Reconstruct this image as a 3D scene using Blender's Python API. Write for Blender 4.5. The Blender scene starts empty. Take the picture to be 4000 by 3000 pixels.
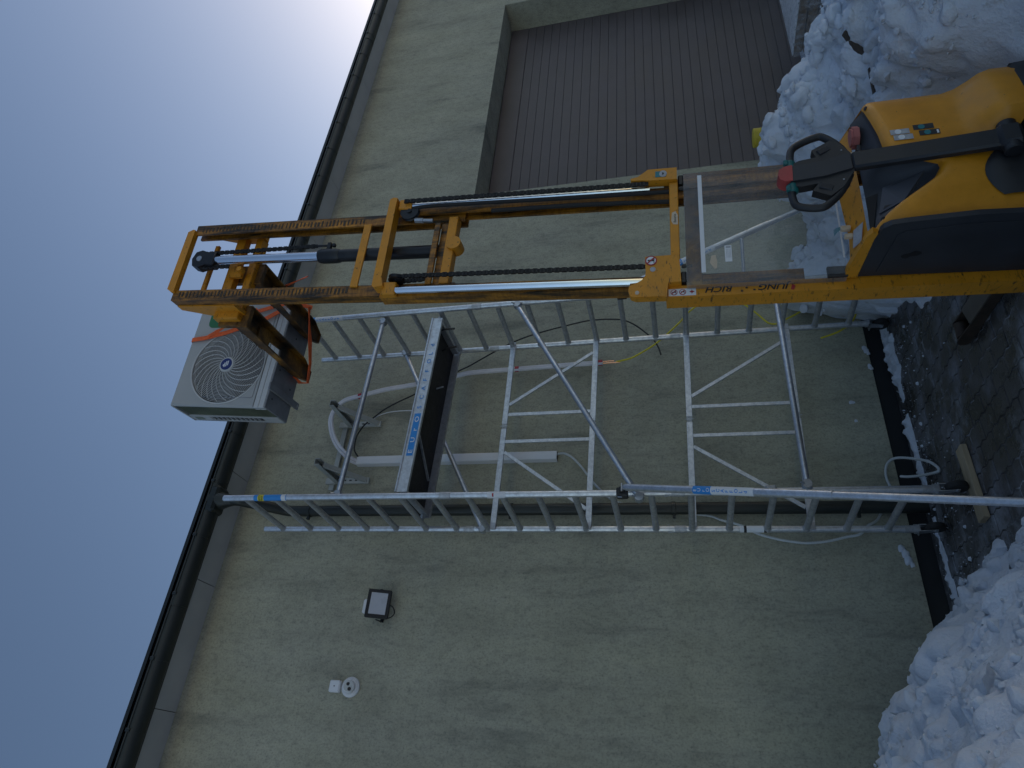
import bpy, bmesh, math, random
import numpy as np
from mathutils import Vector, Matrix, noise

random.seed(7)
R = math.radians
scene = bpy.context.scene
COL = scene.collection

# ---------------------------------------------------------------- camera
cam_d = bpy.data.cameras.new('camera')
cam = bpy.data.objects.new('camera', cam_d)
COL.objects.link(cam)
right = Vector((0.84878461, -0.5261333, -0.0524255))
down = Vector((0.08385092, 0.23183984, -0.96913328))
fwd = Vector((0.52204761, 0.81818949, 0.24089884))
cx, cz = down.normalized(), (-fwd).normalized()      # the phone was held on its side
cy = cz.cross(cx)
m = Matrix((cx, cy, cz)).transposed().to_4x4()
m.translation = Vector((0, -5.5, 1.86))
cam.matrix_world = m
cam_d.sensor_fit = 'HORIZONTAL'
cam_d.sensor_width = 36.0
cam_d.lens = 23.49
cam_d.clip_start = 0.05
cam_d.clip_end = 2000
scene.camera = cam

# ---------------------------------------------------------------- sky and sun
SUN_EL, SUN_AZ = 11.0, 18.0            # azimuth from +x towards +y: low behind the building
w = bpy.data.worlds.new('World')
scene.world = w
w.use_nodes = True
nt = w.node_tree
bg = nt.nodes['Background']
sky = nt.nodes.new('ShaderNodeTexSky')
sky.sky_type = 'NISHITA'
sky.sun_disc = False
sky.sun_elevation = R(SUN_EL)
sky.sun_rotation = R(90 - SUN_AZ)
sky.altitude = 300
sky.air_density = 1.0
sky.dust_density = 0.60
sky.ozone_density = 2.0
tint = nt.nodes.new('ShaderNodeMix')          # the camera's white balance leans to magenta
tint.data_type = 'RGBA'
tint.blend_type = 'MULTIPLY'
tint.inputs[0].default_value = 1.0
tint.inputs[7].default_value = (1.10, 0.99, 0.975, 1)
nt.links.new(sky.outputs[0], tint.inputs[6])
nt.links.new(tint.outputs[2], bg.inputs[0])
bg.inputs[1].default_value = 0.10
sd = bpy.data.lights.new('sun', 'SUN')
sd.energy = 3.0
sd.angle = R(0.5)
sd.color = (1.0, 0.93, 0.82)
so = bpy.data.objects.new('sun', sd)
COL.objects.link(so)
dirv = Vector((math.cos(R(SUN_AZ)) * math.cos(R(SUN_EL)), math.sin(R(SUN_AZ)) * math.cos(R(SUN_EL)), math.sin(R(SUN_EL))))
so.rotation_euler = dirv.to_track_quat('Z', 'Y').to_euler()
so.location = (0, 0, 30)
scene.view_settings.view_transform = 'Standard'
scene.view_settings.look = 'None'
scene.view_settings.gamma = 1.0
scene.view_settings.exposure = 0.66
scene.view_settings.use_curve_mapping = False
try:
    scene.cycles.use_denoising = True
    scene.cycles.max_bounces = 8
    scene.cycles.transparent_max_bounces = 12
except Exception:
    pass

# ---------------------------------------------------------------- materials
MATS = {}

def nodes(name):
    mt = bpy.data.materials.new(name)
    mt.use_nodes = True
    t = mt.node_tree
    b = t.nodes['Principled BSDF']
    MATS[name] = mt
    return mt, t, b

def tex_noise(t, scale, detail=4, rough=0.55, vec=None, stretch=None, rot=(0, 0, 0)):
    n = t.nodes.new('ShaderNodeTexNoise')
    n.inputs['Scale'].default_value = scale
    n.inputs['Detail'].default_value = detail
    n.inputs['Roughness'].default_value = rough
    if vec is None:
        g = t.nodes.new('ShaderNodeNewGeometry')
        vec = g.outputs['Position']
    if stretch:
        mp = t.nodes.new('ShaderNodeMapping')
        mp.inputs['Scale'].default_value = stretch
        mp.inputs['Rotation'].default_value = rot
        t.links.new(vec, mp.inputs['Vector'])
        vec = mp.outputs['Vector']
    t.links.new(vec, n.inputs['Vector'])
    return n

def ramp(t, src, stops):
    r = t.nodes.new('ShaderNodeValToRGB')
    e = r.color_ramp.elements
    while len(e) < len(stops):
        e.new(0.5)
    for i, (p, c) in enumerate(stops):
        e[i].position = p
        e[i].color = c if len(c) == 4 else (*c, 1)
    t.links.new(src, r.inputs[0])
    return r

def mix(t, a, b, fac, mode='MIX'):
    mx = t.nodes.new('ShaderNodeMix')
    mx.data_type = 'RGBA'
    mx.blend_type = mode
    for sock, v in ((mx.inputs[0], fac), (mx.inputs[6], a), (mx.inputs[7], b)):
        if hasattr(v, 'links'):
            t.links.new(v, sock)
        elif isinstance(v, (int, float)):
            sock.default_value = v
        else:
            sock.default_value = (*v, 1) if len(v) == 3 else v
    return mx.outputs[2]

def bump(t, b, src, strength=0.3, dist=0.01):
    n = t.nodes.new('ShaderNodeBump')
    n.inputs['Strength'].default_value = strength
    n.inputs['Distance'].default_value = dist
    t.links.new(src, n.inputs['Height'])
    t.links.new(n.outputs[0], b.inputs['Normal'])
    return n

def simple(name, col, rough=0.5, metal=0.0, var=0.15, vscale=6.0, bstr=0.0, bscale=200, coat=0.0):
    mt, t, b = nodes(name)
    b.inputs['Roughness'].default_value = rough
    b.inputs['Metallic'].default_value = metal
    if coat:
        b.inputs['Coat Weight'].default_value = coat
    n = tex_noise(t, vscale, 6)
    lo = tuple(c * (1 - var) for c in col)
    hi = tuple(min(1, c * (1 + var)) for c in col)
    r = ramp(t, n.outputs[0], [(0.3, lo), (0.7, hi)])
    t.links.new(r.outputs[0], b.inputs['Base Color'])
    rr = ramp(t, n.outputs[0], [(0.3, (max(0, rough - 0.08),) * 3), (0.7, (min(1, rough + 0.08),) * 3)])
    t.links.new(rr.outputs[0], b.inputs['Roughness'])
    if bstr:
        n2 = tex_noise(t, bscale, 3)
        bump(t, b, n2.outputs[0], bstr, 0.003)
    return mt

def m_stucco():
    mt, t, b = nodes('stucco')
    b.inputs['Roughness'].default_value = 0.92
    fine = tex_noise(t, 62, 6, 0.8, stretch=(1, 1, 0.8))
    mid = tex_noise(t, 3.0, 6, 0.6, stretch=(1, 1, 0.55))
    streak = tex_noise(t, 1.3, 7, 0.62, stretch=(2.4, 1, 0.45), rot=(0, R(14), 0))
    warp = tex_noise(t, 0.35, 4, 0.6)
    blot = tex_noise(t, 17, 5, 0.7, stretch=(1.3, 1, 0.7), rot=(0, R(14), 0))
    c0 = ramp(t, mid.outputs[0], [(0.30, (0.355, 0.342, 0.252)), (0.70, (0.455, 0.438, 0.332))])
    sk = ramp(t, streak.outputs[0], [(0.31, (0.44, 0.46, 0.50)), (0.44, (0.90, 0.90, 0.92)), (0.7, (1.05, 1.05, 1.03))])
    c1 = mix(t, c0.outputs[0], sk.outputs[0], 0.75, 'MULTIPLY')
    fr = ramp(t, fine.outputs[0], [(0.33, (0.36, 0.37, 0.38)), (0.47, (0.97, 0.97, 0.97)), (0.66, (1.2, 1.19, 1.16))])
    c2 = mix(t, c1, fr.outputs[0], 0.8, 'MULTIPLY')
    wr = ramp(t, warp.outputs[0], [(0.3, (0.9, 0.9, 0.92)), (0.7, (1.05, 1.04, 1.0))])
    c3 = mix(t, c2, wr.outputs[0], 1.0, 'MULTIPLY')
    br = ramp(t, blot.outputs[0], [(0.30, (0.74, 0.75, 0.77)), (0.5, (1, 1, 1)), (0.7, (1.09, 1.08, 1.06))])
    c3 = mix(t, c3, br.outputs[0], 1.0, 'MULTIPLY')
    t.links.new(c3, b.inputs['Base Color'])
    bump(t, b, fine.outputs[0], 0.6, 0.004)
    return mt

def m_yellow(name, grime=0.35, col=(0.70, 0.282, 0.014), rough=0.42, scr=(1, 1, 1)):
    mt, t, b = nodes(name)
    n1 = tex_noise(t, 9, 8, 0.65)
    n2 = tex_noise(t, 38, 6, 0.7, stretch=scr)
    base = ramp(t, n1.outputs[0], [(0.35, tuple(c * 0.86 for c in col)), (0.7, tuple(c * 1.06 for c in col))])
    th = 0.5 - 0.28 * grime
    g = ramp(t, n2.outputs[0], [(max(0.02, 0.30 * grime + 0.12), (1, 1, 1)), (min(0.95, 0.30 * grime + 0.24), (0, 0, 0))])
    c = mix(t, base.outputs[0], (0.045, 0.03, 0.012), g.outputs[0])
    t.links.new(c, b.inputs['Base Color'])
    b.inputs['Roughness'].default_value = rough
    rr = ramp(t, n1.outputs[0], [(0.3, (rough - 0.08,) * 3), (0.7, (rough + 0.14,) * 3)])
    t.links.new(rr.outputs[0], b.inputs['Roughness'])
    bump(t, b, n2.outputs[0], 0.08, 0.002)
    return mt

def m_greasy():
    # mast rails: yellow paint worn and smeared with dark grease where the rollers run
    mt, t, b = nodes('greasy_rail')
    n1 = tex_noise(t, 16, 7, 0.7, stretch=(1, 1, 0.12))
    n2 = tex_noise(t, 5, 6, 0.6)
    n3 = tex_noise(t, 60, 4, 0.6, stretch=(0.3, 0.3, 1.0))
    base = ramp(t, n2.outputs[0], [(0.3, (0.46, 0.19, 0.02)), (0.7, (0.68, 0.28, 0.016))])
    g = ramp(t, n1.outputs[0], [(0.40, (1, 1, 1)), (0.64, (0, 0, 0))])
    c = mix(t, base.outputs[0], (0.034, 0.022, 0.010), g.outputs[0])
    st = ramp(t, n3.outputs[0], [(0.4, (0.5, 0.46, 0.4)), (0.55, (1, 1, 1))])
    c = mix(t, c, st.outputs[0], 0.6, 'MULTIPLY')
    t.links.new(c, b.inputs['Base Color'])
    b.inputs['Roughness'].default_value = 0.45
    return mt

def m_fork():
    mt, t, b = nodes('yellow_fork')
    n1 = tex_noise(t, 4.5, 7, 0.62)
    n2 = tex_noise(t, 40, 5, 0.65)
    base = ramp(t, n1.outputs[0], [(0.38, (0.020, 0.014, 0.009)), (0.50, (0.12, 0.055, 0.012)), (0.66, (0.36, 0.165, 0.016))])
    sp = ramp(t, n2.outputs[0], [(0.33, (0.35, 0.32, 0.3)), (0.5, (1, 1, 1))])
    t.links.new(mix(t, base.outputs[0], sp.outputs[0], 0.7, 'MULTIPLY'), b.inputs['Base Color'])
    b.inputs['Roughness'].default_value = 0.5
    return mt

def m_alu(name, rough=0.36, col=(0.72, 0.74, 0.77)):
    mt, t, b = nodes(name)
    b.inputs['Metallic'].default_value = 0.85
    n = tex_noise(t, 30, 7, 0.7)
    n2 = tex_noise(t, 5, 5, 0.6)
    r = ramp(t, n.outputs[0], [(0.3, tuple(c * 0.72 for c in col)), (0.6, col)])
    s = ramp(t, n2.outputs[0], [(0.3, (0.85, 0.85, 0.86)), (0.7, (1, 1, 1))])
    t.links.new(mix(t, r.outputs[0], s.outputs[0], 1.0, 'MULTIPLY'), b.inputs['Base Color'])
    rr = ramp(t, n.outputs[0], [(0.3, (rough + 0.14,) * 3), (0.7, (rough - 0.04,) * 3)])
    t.links.new(rr.outputs[0], b.inputs['Roughness'])
    return mt

def m_snow(name='snow', grit=0.5):
    mt, t, b = nodes(name)
    b.inputs['Roughness'].default_value = 0.75
    b.inputs['Specular IOR Level'].default_value = 0.25
    n1 = tex_noise(t, 2.4, 6, 0.6)
    n2 = tex_noise(t, 26, 6, 0.65)
    n3 = tex_noise(t, 7, 8, 0.72)
    n4 = tex_noise(t, 48, 3, 0.6)
    base = ramp(t, n1.outputs[0], [(0.3, (0.60, 0.63, 0.68)), (0.65, (0.74, 0.77, 0.82))])
    dirt = ramp(t, n3.outputs[0], [(0.30, (1, 1, 1)), (0.40, (0, 0, 0))])
    d2 = mix(t, (0, 0, 0), dirt.outputs[0], grit)
    c = mix(t, base.outputs[0], (0.36, 0.31, 0.25), d2)
    sp = ramp(t, n4.outputs[0], [(0.19, (1, 1, 1)), (0.225, (0, 0, 0))])
    c = mix(t, c, (0.07, 0.055, 0.04), sp.outputs[0])
    t.links.new(c, b.inputs['Base Color'])
    b.inputs['Subsurface Weight'].default_value = 0.12
    b.inputs['Subsurface Radius'].default_value = (0.02, 0.03, 0.04)
    b.inputs['Subsurface Scale'].default_value = 0.5
    bump(t, b, n2.outputs[0], 0.75, 0.025)
    return mt

def m_paver():
    mt, t, b = nodes('paver_concrete')
    oi = t.nodes.new('ShaderNodeObjectInfo')
    n1 = tex_noise(t, 3.2, 7, 0.65)
    n2 = tex_noise(t, 60, 5, 0.7)
    base = ramp(t, n1.outputs[0], [(0.36, (0.042, 0.038, 0.035)), (0.52, (0.085, 0.080, 0.077)), (0.66, (0.19, 0.19, 0.205))])
    vr = ramp(t, oi.outputs['Random'], [(0, (0.88, 0.88, 0.88)), (1, (1.1, 1.1, 1.1))])
    c = mix(t, base.outputs[0], vr.outputs[0], 1.0, 'MULTIPLY')
    sp = ramp(t, n2.outputs[0], [(0.30, (0.5, 0.5, 0.5)), (0.5, (1, 1, 1)), (0.68, (1, 1, 1)), (0.74, (3.2, 3.2, 3.4))])
    c = mix(t, c, sp.outputs[0], 1.0, 'MULTIPLY')
    ice = tex_noise(t, 1.7, 8, 0.75)
    ir = ramp(t, ice.outputs[0], [(0.52, (0, 0, 0)), (0.70, (0.7, 0.7, 0.7))])
    c = mix(t, c, (0.42, 0.45, 0.50), ir.outputs[0])
    t.links.new(c, b.inputs['Base Color'])
    rr = ramp(t, n1.outputs[0], [(0.4, (0.22,) * 3), (0.65, (0.6,) * 3)])
    t.links.new(rr.outputs[0], b.inputs['Roughness'])
    bump(t, b, n2.outputs[0], 0.35, 0.004)
    return mt

def m_joint():
    mt, t, b = nodes('joint_filling')
    b.inputs['Roughness'].default_value = 0.8
    n1 = tex_noise(t, 2.2, 7, 0.7)
    n2 = tex_noise(t, 45, 5, 0.7)
    r = ramp(t, n1.outputs[0], [(0.44, (0.045, 0.04, 0.036)), (0.54, (0.15, 0.145, 0.14)), (0.66, (0.50, 0.52, 0.55))])
    s = ramp(t, n2.outputs[0], [(0.35, (0.55, 0.55, 0.55)), (0.6, (1, 1, 1))])
    t.links.new(mix(t, r.outputs[0], s.outputs[0], 1.0, 'MULTIPLY'), b.inputs['Base Color'])
    bump(t, b, n2.outputs[0], 0.6, 0.006)
    return mt

def m_wood(name, col, scale=1.0):
    mt, t, b = nodes(name)
    b.inputs['Roughness'].default_value = 0.8
    n = tex_noise(t, 22 * scale, 6, 0.6, stretch=(0.12, 1, 1))
    r = ramp(t, n.outputs[0], [(0.3, tuple(c * 0.7 for c in col)), (0.7, tuple(c * 1.15 for c in col))])
    t.links.new(r.outputs[0], b.inputs['Base Color'])
    bump(t, b, n.outputs[0], 0.3, 0.003)
    return mt

def m_acrylic():
    # scratched clear sheet: mostly clear, dusty film that scatters a little
    mt, t, b = nodes('acrylic')
    out = t.nodes['Material Output']
    tr = t.nodes.new('ShaderNodeBsdfTransparent')
    tr.inputs[0].default_value = (0.88, 0.90, 0.90, 1)
    gl = t.nodes.new('ShaderNodeBsdfGlossy')
    gl.inputs['Roughness'].default_value = 0.06
    fr = t.nodes.new('ShaderNodeFresnel')
    fr.inputs[0].default_value = 1.45
    m1 = t.nodes.new('ShaderNodeMixShader')
    t.links.new(fr.outputs[0], m1.inputs[0])
    t.links.new(tr.outputs[0], m1.inputs[1])
    t.links.new(gl.outputs[0], m1.inputs[2])
    df = t.nodes.new('ShaderNodeBsdfDiffuse')
    n = tex_noise(t, 9, 8, 0.72, stretch=(1, 1, 1.6))
    n2 = tex_noise(t, 2.0, 5, 0.6)
    big = ramp(t, n2.outputs[0], [(0.35, (0.09,) * 3), (0.7, (0.27,) * 3)])
    dr = ramp(t, n.outputs[0], [(0.33, (0.9,) * 3), (0.40, (0.0,) * 3)])
    dc = mix(t, (0.62, 0.63, 0.63), (0.07, 0.055, 0.04), dr.outputs[0])
    t.links.new(dc, df.inputs[0])
    sm = t.nodes.new('ShaderNodeMath')
    sm.operation = 'MAXIMUM'
    t.links.new(big.outputs[0], sm.inputs[0])
    sc = t.nodes.new('ShaderNodeMath')
    sc.operation = 'MULTIPLY'
    sc.inputs[1].default_value = 0.55
    t.links.new(dr.outputs[0], sc.inputs[0])
    t.links.new(sc.outputs[0], sm.inputs[1])
    m2 = t.nodes.new('ShaderNodeMixShader')
    t.links.new(sm.outputs[0], m2.inputs[0])
    t.links.new(m1.outputs[0], m2.inputs[1])
    t.links.new(df.outputs[0], m2.inputs[2])
    t.links.new(m2.outputs[0], out.inputs[0])
    return mt

def m_foil():
    mt, t, b = nodes('plastic_foil')
    out = t.nodes['Material Output']
    tr = t.nodes.new('ShaderNodeBsdfTransparent')
    m2 = t.nodes.new('ShaderNodeMixShader')
    n = tex_noise(t, 12, 6, 0.7)
    r = ramp(t, n.outputs[0], [(0.40, (0.06,) * 3), (0.70, (0.55,) * 3)])
    b.inputs['Base Color'].default_value = (0.75, 0.76, 0.78, 1)
    b.inputs['Roughness'].default_value = 0.25
    bump(t, b, n.outputs[0], 0.8, 0.02)
    t.links.new(r.outputs[0], m2.inputs[0])
    t.links.new(tr.outputs[0], m2.inputs[1])
    t.links.new(b.outputs[0], m2.inputs[2])
    t.links.new(m2.outputs[0], out.inputs[0])
    return mt

m_stucco(); m_snow('snow', 0.55); m_paver(); m_joint(); m_acrylic(); m_foil(); m_greasy(); m_fork()
m_snow('snow_ground', 0.8)
m_yellow('yellow_paint', 0.55, scr=(1, 1, 1))
m_yellow('yellow_worn', 0.66, scr=(0.5, 0.5, 1.6))
m_yellow('yellow_cover', 0.36, (0.70, 0.285, 0.015), 0.40)

m_yellow('bollard_yellow', 0.5, (0.62, 0.47, 0.04), 0.5)
m_alu('aluminium', 0.34)
m_alu('aluminium_flat', 0.42, (0.78, 0.80, 0.82))
m_alu('aluminium_dull', 0.50, (0.58, 0.59, 0.60))
m_alu('galvanised', 0.38, (0.55, 0.57, 0.60))
simple('chrome', (0.80, 0.82, 0.86), 0.12, 1.0, 0.05)
simple('black_plastic', (0.022, 0.022, 0.024), 0.5, 0, 0.2, 12, 0.15, 350)
simple('black_panel', (0.030, 0.032, 0.038), 0.55, 0, 0.2, 5, 0.2, 400)
simple('console_grey', (0.040, 0.044, 0.053), 0.5, 0, 0.1, 8, 0.15, 400)
simple('console_light', (0.075, 0.08, 0.095), 0.5, 0, 0.1, 8)
simple('black_steel', (0.018, 0.018, 0.02), 0.38, 0.2, 0.3, 14)
simple('chain_steel', (0.045, 0.042, 0.040), 0.42, 0.6, 0.4, 60)
simple('greasy_dark', (0.055, 0.035, 0.016), 0.5, 0.1, 0.6, 30)
simple('rubber', (0.020, 0.019, 0.018), 0.75, 0, 0.3, 20)
simple('red_plastic', (0.42, 0.055, 0.05), 0.5, 0, 0.15, 10)
simple('red_faded', (0.42, 0.13, 0.12), 0.55, 0, 0.1, 10)
simple('green_plastic', (0.010, 0.13, 0.125), 0.4, 0, 0.1, 10)
simple('ac_white', (0.41, 0.41, 0.395), 0.42, 0, 0.03, 3)
simple('ac_trim', (0.56, 0.56, 0.545), 0.45, 0, 0.03, 3)
simple('ac_base', (0.26, 0.265, 0.275), 0.45, 0.3, 0.2, 9)
simple('ac_dark', (0.006, 0.006, 0.007), 0.6, 0, 0.2, 9)
simple('coil_fin', (0.20, 0.22, 0.15), 0.5, 0.3, 0.25, 7)
simple('badge_blue', (0.02, 0.035, 0.16), 0.4, 0, 0.05, 5)
simple('label_green', (0.028, 0.16, 0.06), 0.5, 0, 0.05, 5)
simple('label_white', (0.78, 0.78, 0.78), 0.5, 0, 0.04, 9)
simple('label_grey', (0.42, 0.42, 0.43), 0.5, 0, 0.2, 30)
simple('label_dark', (0.03, 0.033, 0.036), 0.5, 0, 0.1, 9)
simple('label_teal', (0.03, 0.20, 0.22), 0.5, 0, 0.1, 9)
simple('label_blue', (0.035, 0.27, 0.68), 0.45, 0, 0.05, 9)
simple('label_yellow', (0.72, 0.62, 0.04), 0.5, 0, 0.05, 9)
simple('label_cream', (0.62, 0.50, 0.36), 0.6, 0, 0.1, 20)
simple('ink_black', (0.015, 0.015, 0.017), 0.55, 0, 0.1, 9)
simple('sign_red', (0.40, 0.025, 0.03), 0.5, 0, 0.1, 9)
simple('strap_orange', (0.80, 0.13, 0.028), 0.65, 0, 0.12, 40, 0.3, 500)
simple('white_pvc', (0.74, 0.74, 0.75), 0.45, 0, 0.04, 4)
simple('pipe_foam', (0.72, 0.70, 0.72), 0.6, 0, 0.06, 14)
simple('conduit_grey', (0.55, 0.57, 0.56), 0.5, 0, 0.06, 14)
simple('red_tape', (0.45, 0.03, 0.04), 0.5, 0, 0.1, 14)
simple('copper', (0.75, 0.42, 0.28), 0.3, 1.0, 0.1, 14)
simple('cable_black', (0.012, 0.012, 0.013), 0.45, 0, 0.1, 14)
simple('cable_yellow', (0.70, 0.58, 0.03), 0.45, 0, 0.1, 14)
simple('bracket_paint', (0.42, 0.43, 0.40), 0.5, 0.1, 0.1, 9)
simple('bracket_dark', (0.38, 0.39, 0.36), 0.5, 0.1, 0.1, 9)
simple('door_panel', (0.104, 0.086, 0.085), 0.55, 0, 0.22, 1.7, 0.12, 300)
simple('plinth_dark', (0.020, 0.021, 0.022), 0.85, 0, 0.25, 12, 0.4, 160)
simple('soffit_board', (0.50, 0.49, 0.46), 0.7, 0, 0.07, 3)
simple('gutter_coat', (0.022, 0.026, 0.023), 0.42, 0.1, 0.2, 3)
simple('roof_sheet', (0.018, 0.021, 0.021), 0.5, 0.2, 0.2, 2)
simple('deck_ply', (0.018, 0.014, 0.013), 0.6, 0, 0.2, 20)
simple('lamp_black', (0.010, 0.010, 0.011), 0.5, 0, 0.1, 9)
simple('lamp_lens', (0.48, 0.49, 0.53), 0.3, 0, 0.04, 9)
simple('lens_dark', (0.008, 0.008, 0.010), 0.15, 0, 0.1, 9)
simple('rust_brown', (0.060, 0.042, 0.030), 0.7, 0.3, 0.4, 20)
simple('leg_steel', (0.12, 0.105, 0.085), 0.6, 0.2, 0.25, 12)
m_wood('pale_plank', (0.42, 0.33, 0.21))
m_wood('dark_plank', (0.075, 0.055, 0.042))
m_wood('brown_board', (0.26, 0.185, 0.12))

# ---------------------------------------------------------------- geometry helpers
def V3(a):
    return Vector(a)

class MB:
    def __init__(self):
        self.v, self.f = [], []
    def add(self, vs, fs):
        o = len(self.v)
        self.v += [tuple(p) for p in vs]
        self.f += [tuple(i + o for i in f) for f in fs]
    def obox(self, c, ax, h, bev=0.0):
        c = V3(c)
        ax = [V3(a).normalized() for a in ax]
        b = min(bev, 0.45 * min(h)) if bev else 0
        if b <= 0:
            vs = []
            for i in (-1, 1):
                for j in (-1, 1):
                    for k in (-1, 1):
                        vs.append(c + ax[0] * h[0] * i + ax[1] * h[1] * j + ax[2] * h[2] * k)
            self.add(vs, [(0, 1, 3, 2), (4, 6, 7, 5), (0, 4, 5, 1), (2, 3, 7, 6), (0, 2, 6, 4), (1, 5, 7, 3)])
            return self
        vs, idx = [], {}
        for i in (-1, 1):
            for j in (-1, 1):
                for k in (-1, 1):
                    for a in range(3):
                        s = [h[0] - b, h[1] - b, h[2] - b]
                        s[a] = h[a]
                        idx[(i, j, k, a)] = len(vs)
                        vs.append(c + ax[0] * s[0] * i + ax[1] * s[1] * j + ax[2] * s[2] * k)
        fs = []
        I = lambda i, j, k, a: idx[(i, j, k, a)]
        for s in (-1, 1):
            fs.append(tuple(I(s, j, k, 0) for j, k in ((-1, -1), (1, -1), (1, 1), (-1, 1))))
            fs.append(tuple(I(i, s, k, 1) for i, k in ((-1, -1), (1, -1), (1, 1), (-1, 1))))
            fs.append(tuple(I(i, j, s, 2) for i, j in ((-1, -1), (1, -1), (1, 1), (-1, 1))))
        for s in (-1, 1):
            for q in (-1, 1):
                fs.append((I(s, q, -1, 0), I(s, q, 1, 0), I(s, q, 1, 1), I(s, q, -1, 1)))
                fs.append((I(s, -1, q, 0), I(s, 1, q, 0), I(s, 1, q, 2), I(s, -1, q, 2)))
                fs.append((I(-1, s, q, 1), I(1, s, q, 1), I(1, s, q, 2), I(-1, s, q, 2)))
        for i in (-1, 1):
            for j in (-1, 1):
                for k in (-1, 1):
                    fs.append((I(i, j, k, 0), I(i, j, k, 1), I(i, j, k, 2)))
        self.add(vs, fs)
        return self
    def box(self, x0, x1, y0, y1, z0, z1, bev=0.0):
        return self.obox(((x0 + x1) / 2, (y0 + y1) / 2, (z0 + z1) / 2), ((1, 0, 0), (0, 1, 0), (0, 0, 1)),
                         (abs(x1 - x0) / 2, abs(y1 - y0) / 2, abs(z1 - z0) / 2), bev)
    def bar(self, a, b, wv, w, t, bev=0.0):
        """flat bar a->b, width w along wv, thickness t across"""
        a, b = V3(a), V3(b)
        d = b - a
        u = d.normalized()
        wv = (V3(wv) - u * V3(wv).dot(u)).normalized()
        n = u.cross(wv)
        return self.obox((a + b) / 2, (u, wv, n), (d.length / 2, w / 2, t / 2), bev)
    def tube(self, pts, r, n=10, caps=True):
        pts = [V3(p) for p in pts]
        k = len(pts)
        rs = r if isinstance(r, (list, tuple)) else [r] * k
        ref = None
        vs = []
        for i, p in enumerate(pts):
            d = (pts[min(i + 1, k - 1)] - pts[max(i - 1, 0)]).normalized()
            if ref is None:
                ref = Vector((0, 0, 1)) if abs(d.z) < 0.9 else Vector((1, 0, 0))
            a = (ref - d * ref.dot(d)).normalized()
            ref = a
            c = d.cross(a)
            for j in range(n):
                t = 2 * math.pi * j / n
                vs.append(p + (a * math.cos(t) + c * math.sin(t)) * rs[i])
        fs = []
        for i in range(k - 1):
            for j in range(n):
                fs.append((i * n + j, i * n + (j + 1) % n, (i + 1) * n + (j + 1) % n, (i + 1) * n + j))
        if caps:
            fs.append(tuple(range(n))[::-1])
            fs.append(tuple((k - 1) * n + j for j in range(n)))
        self.add(vs, fs)
        return self
    def lathe(self, prof, o, axis, n=20):
        """prof: list of (radius, along axis)"""
        o, ax = V3(o), V3(axis).normalized()
        ref = Vector((0, 0, 1)) if abs(ax.z) < 0.9 else Vector((1, 0, 0))
        a = (ref - ax * ref.dot(ax)).normalized()
        c = ax.cross(a)
        vs, fs = [], []
        for r, h in prof:
            for j in range(n):
                t = 2 * math.pi * j / n
                vs.append(o + ax * h + (a * math.cos(t) + c * math.sin(t)) * r)
        for i in range(len(prof) - 1):
            for j in range(n):
                fs.append((i * n + j, i * n + (j + 1) % n, (i + 1) * n + (j + 1) % n, (i + 1) * n + j))
        fs.append(tuple(range(n))[::-1])
        fs.append(tuple((len(prof) - 1) * n + j for j in range(n)))
        self.add(vs, fs)
        return self
    def prism(self, poly, fn, d0, d1, steps=None):
        """poly: 2-D outline; fn(a, b, d) -> point"""
        ds = steps or [d0, d1]
        n = len(poly)
        vs, fs = [], []
        for d in ds:
            vs += [fn(a, b, d) for a, b in poly]
        for i in range(len(ds) - 1):
            for j in range(n):
                fs.append((i * n + j, i * n + (j + 1) % n, (i + 1) * n + (j + 1) % n, (i + 1) * n + j))
        fs.append(tuple(range(n))[::-1])
        fs.append(tuple((len(ds) - 1) * n + j for j in range(n)))
        self.add(vs, fs)
        return self
    def grid(self, rows, flip=False):
        h, wd = len(rows), len(rows[0])
        vs = [p for r in rows for p in r]
        fs = []
        for i in range(h - 1):
            for j in range(wd - 1):
                q = (i * wd + j, i * wd + j + 1, (i + 1) * wd + j + 1, (i + 1) * wd + j)
                fs.append(q[::-1] if flip else q)
        self.add(vs, fs)
        return self

def wpos(o):
    p = Vector((0, 0, 0))
    while o is not None:
        p += o.location
        o = o.parent
    return p

def link(name, me, parent=None, loc=None):
    o = bpy.data.objects.new(name, me)
    COL.objects.link(o)
    if parent is not None:
        o.parent = parent
    if loc is not None:
        o.location = loc
    return o

def finish(me, mat, smooth, angle=35, fix=True):
    if fix:
        bm = bmesh.new()
        bm.from_mesh(me)
        bmesh.ops.recalc_face_normals(bm, faces=bm.faces)
        bm.to_mesh(me)
        bm.free()
    me.materials.append(MATS[mat])
    if smooth:
        me.polygons.foreach_set('use_smooth', [True] * len(me.polygons))
        me.set_sharp_from_angle(angle=R(angle))
    me.update()

def build(mb, name, mat, parent=None, warp=None, smooth=True, origin=None, fix=True, angle=35):
    """mesh in world coordinates -> object whose origin sits at its parent's (or at origin)"""
    vs = mb.v
    if warp:
        vs = [warp(*p) for p in vs]
    base = V3(origin) if origin is not None else (wpos(parent) if parent is not None else Vector((0, 0, 0)))
    me = bpy.data.meshes.new(name)
    me.from_pydata([(p[0] - base.x, p[1] - base.y, p[2] - base.z) for p in vs], [], mb.f)
    finish(me, mat, smooth, angle, fix)
    o = link(name, me, parent)
    o.location = base - (wpos(parent) if parent is not None else Vector((0, 0, 0)))
    return o

def inst(src, name, parent, loc):
    """a copy of a mesh object elsewhere (world offset from its source)"""
    o = src.copy()
    o.name = name
    COL.objects.link(o)
    o.parent = parent
    o.location = Vector(src.location) + V3(loc)
    return o

def thing(name, label, cat, loc=(0, 0, 0), group=None):
    o = bpy.data.objects.new(name, None)
    COL.objects.link(o)
    o.location = loc
    o.empty_display_size = 0.1
    return tag(o, label, cat, group)

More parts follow.
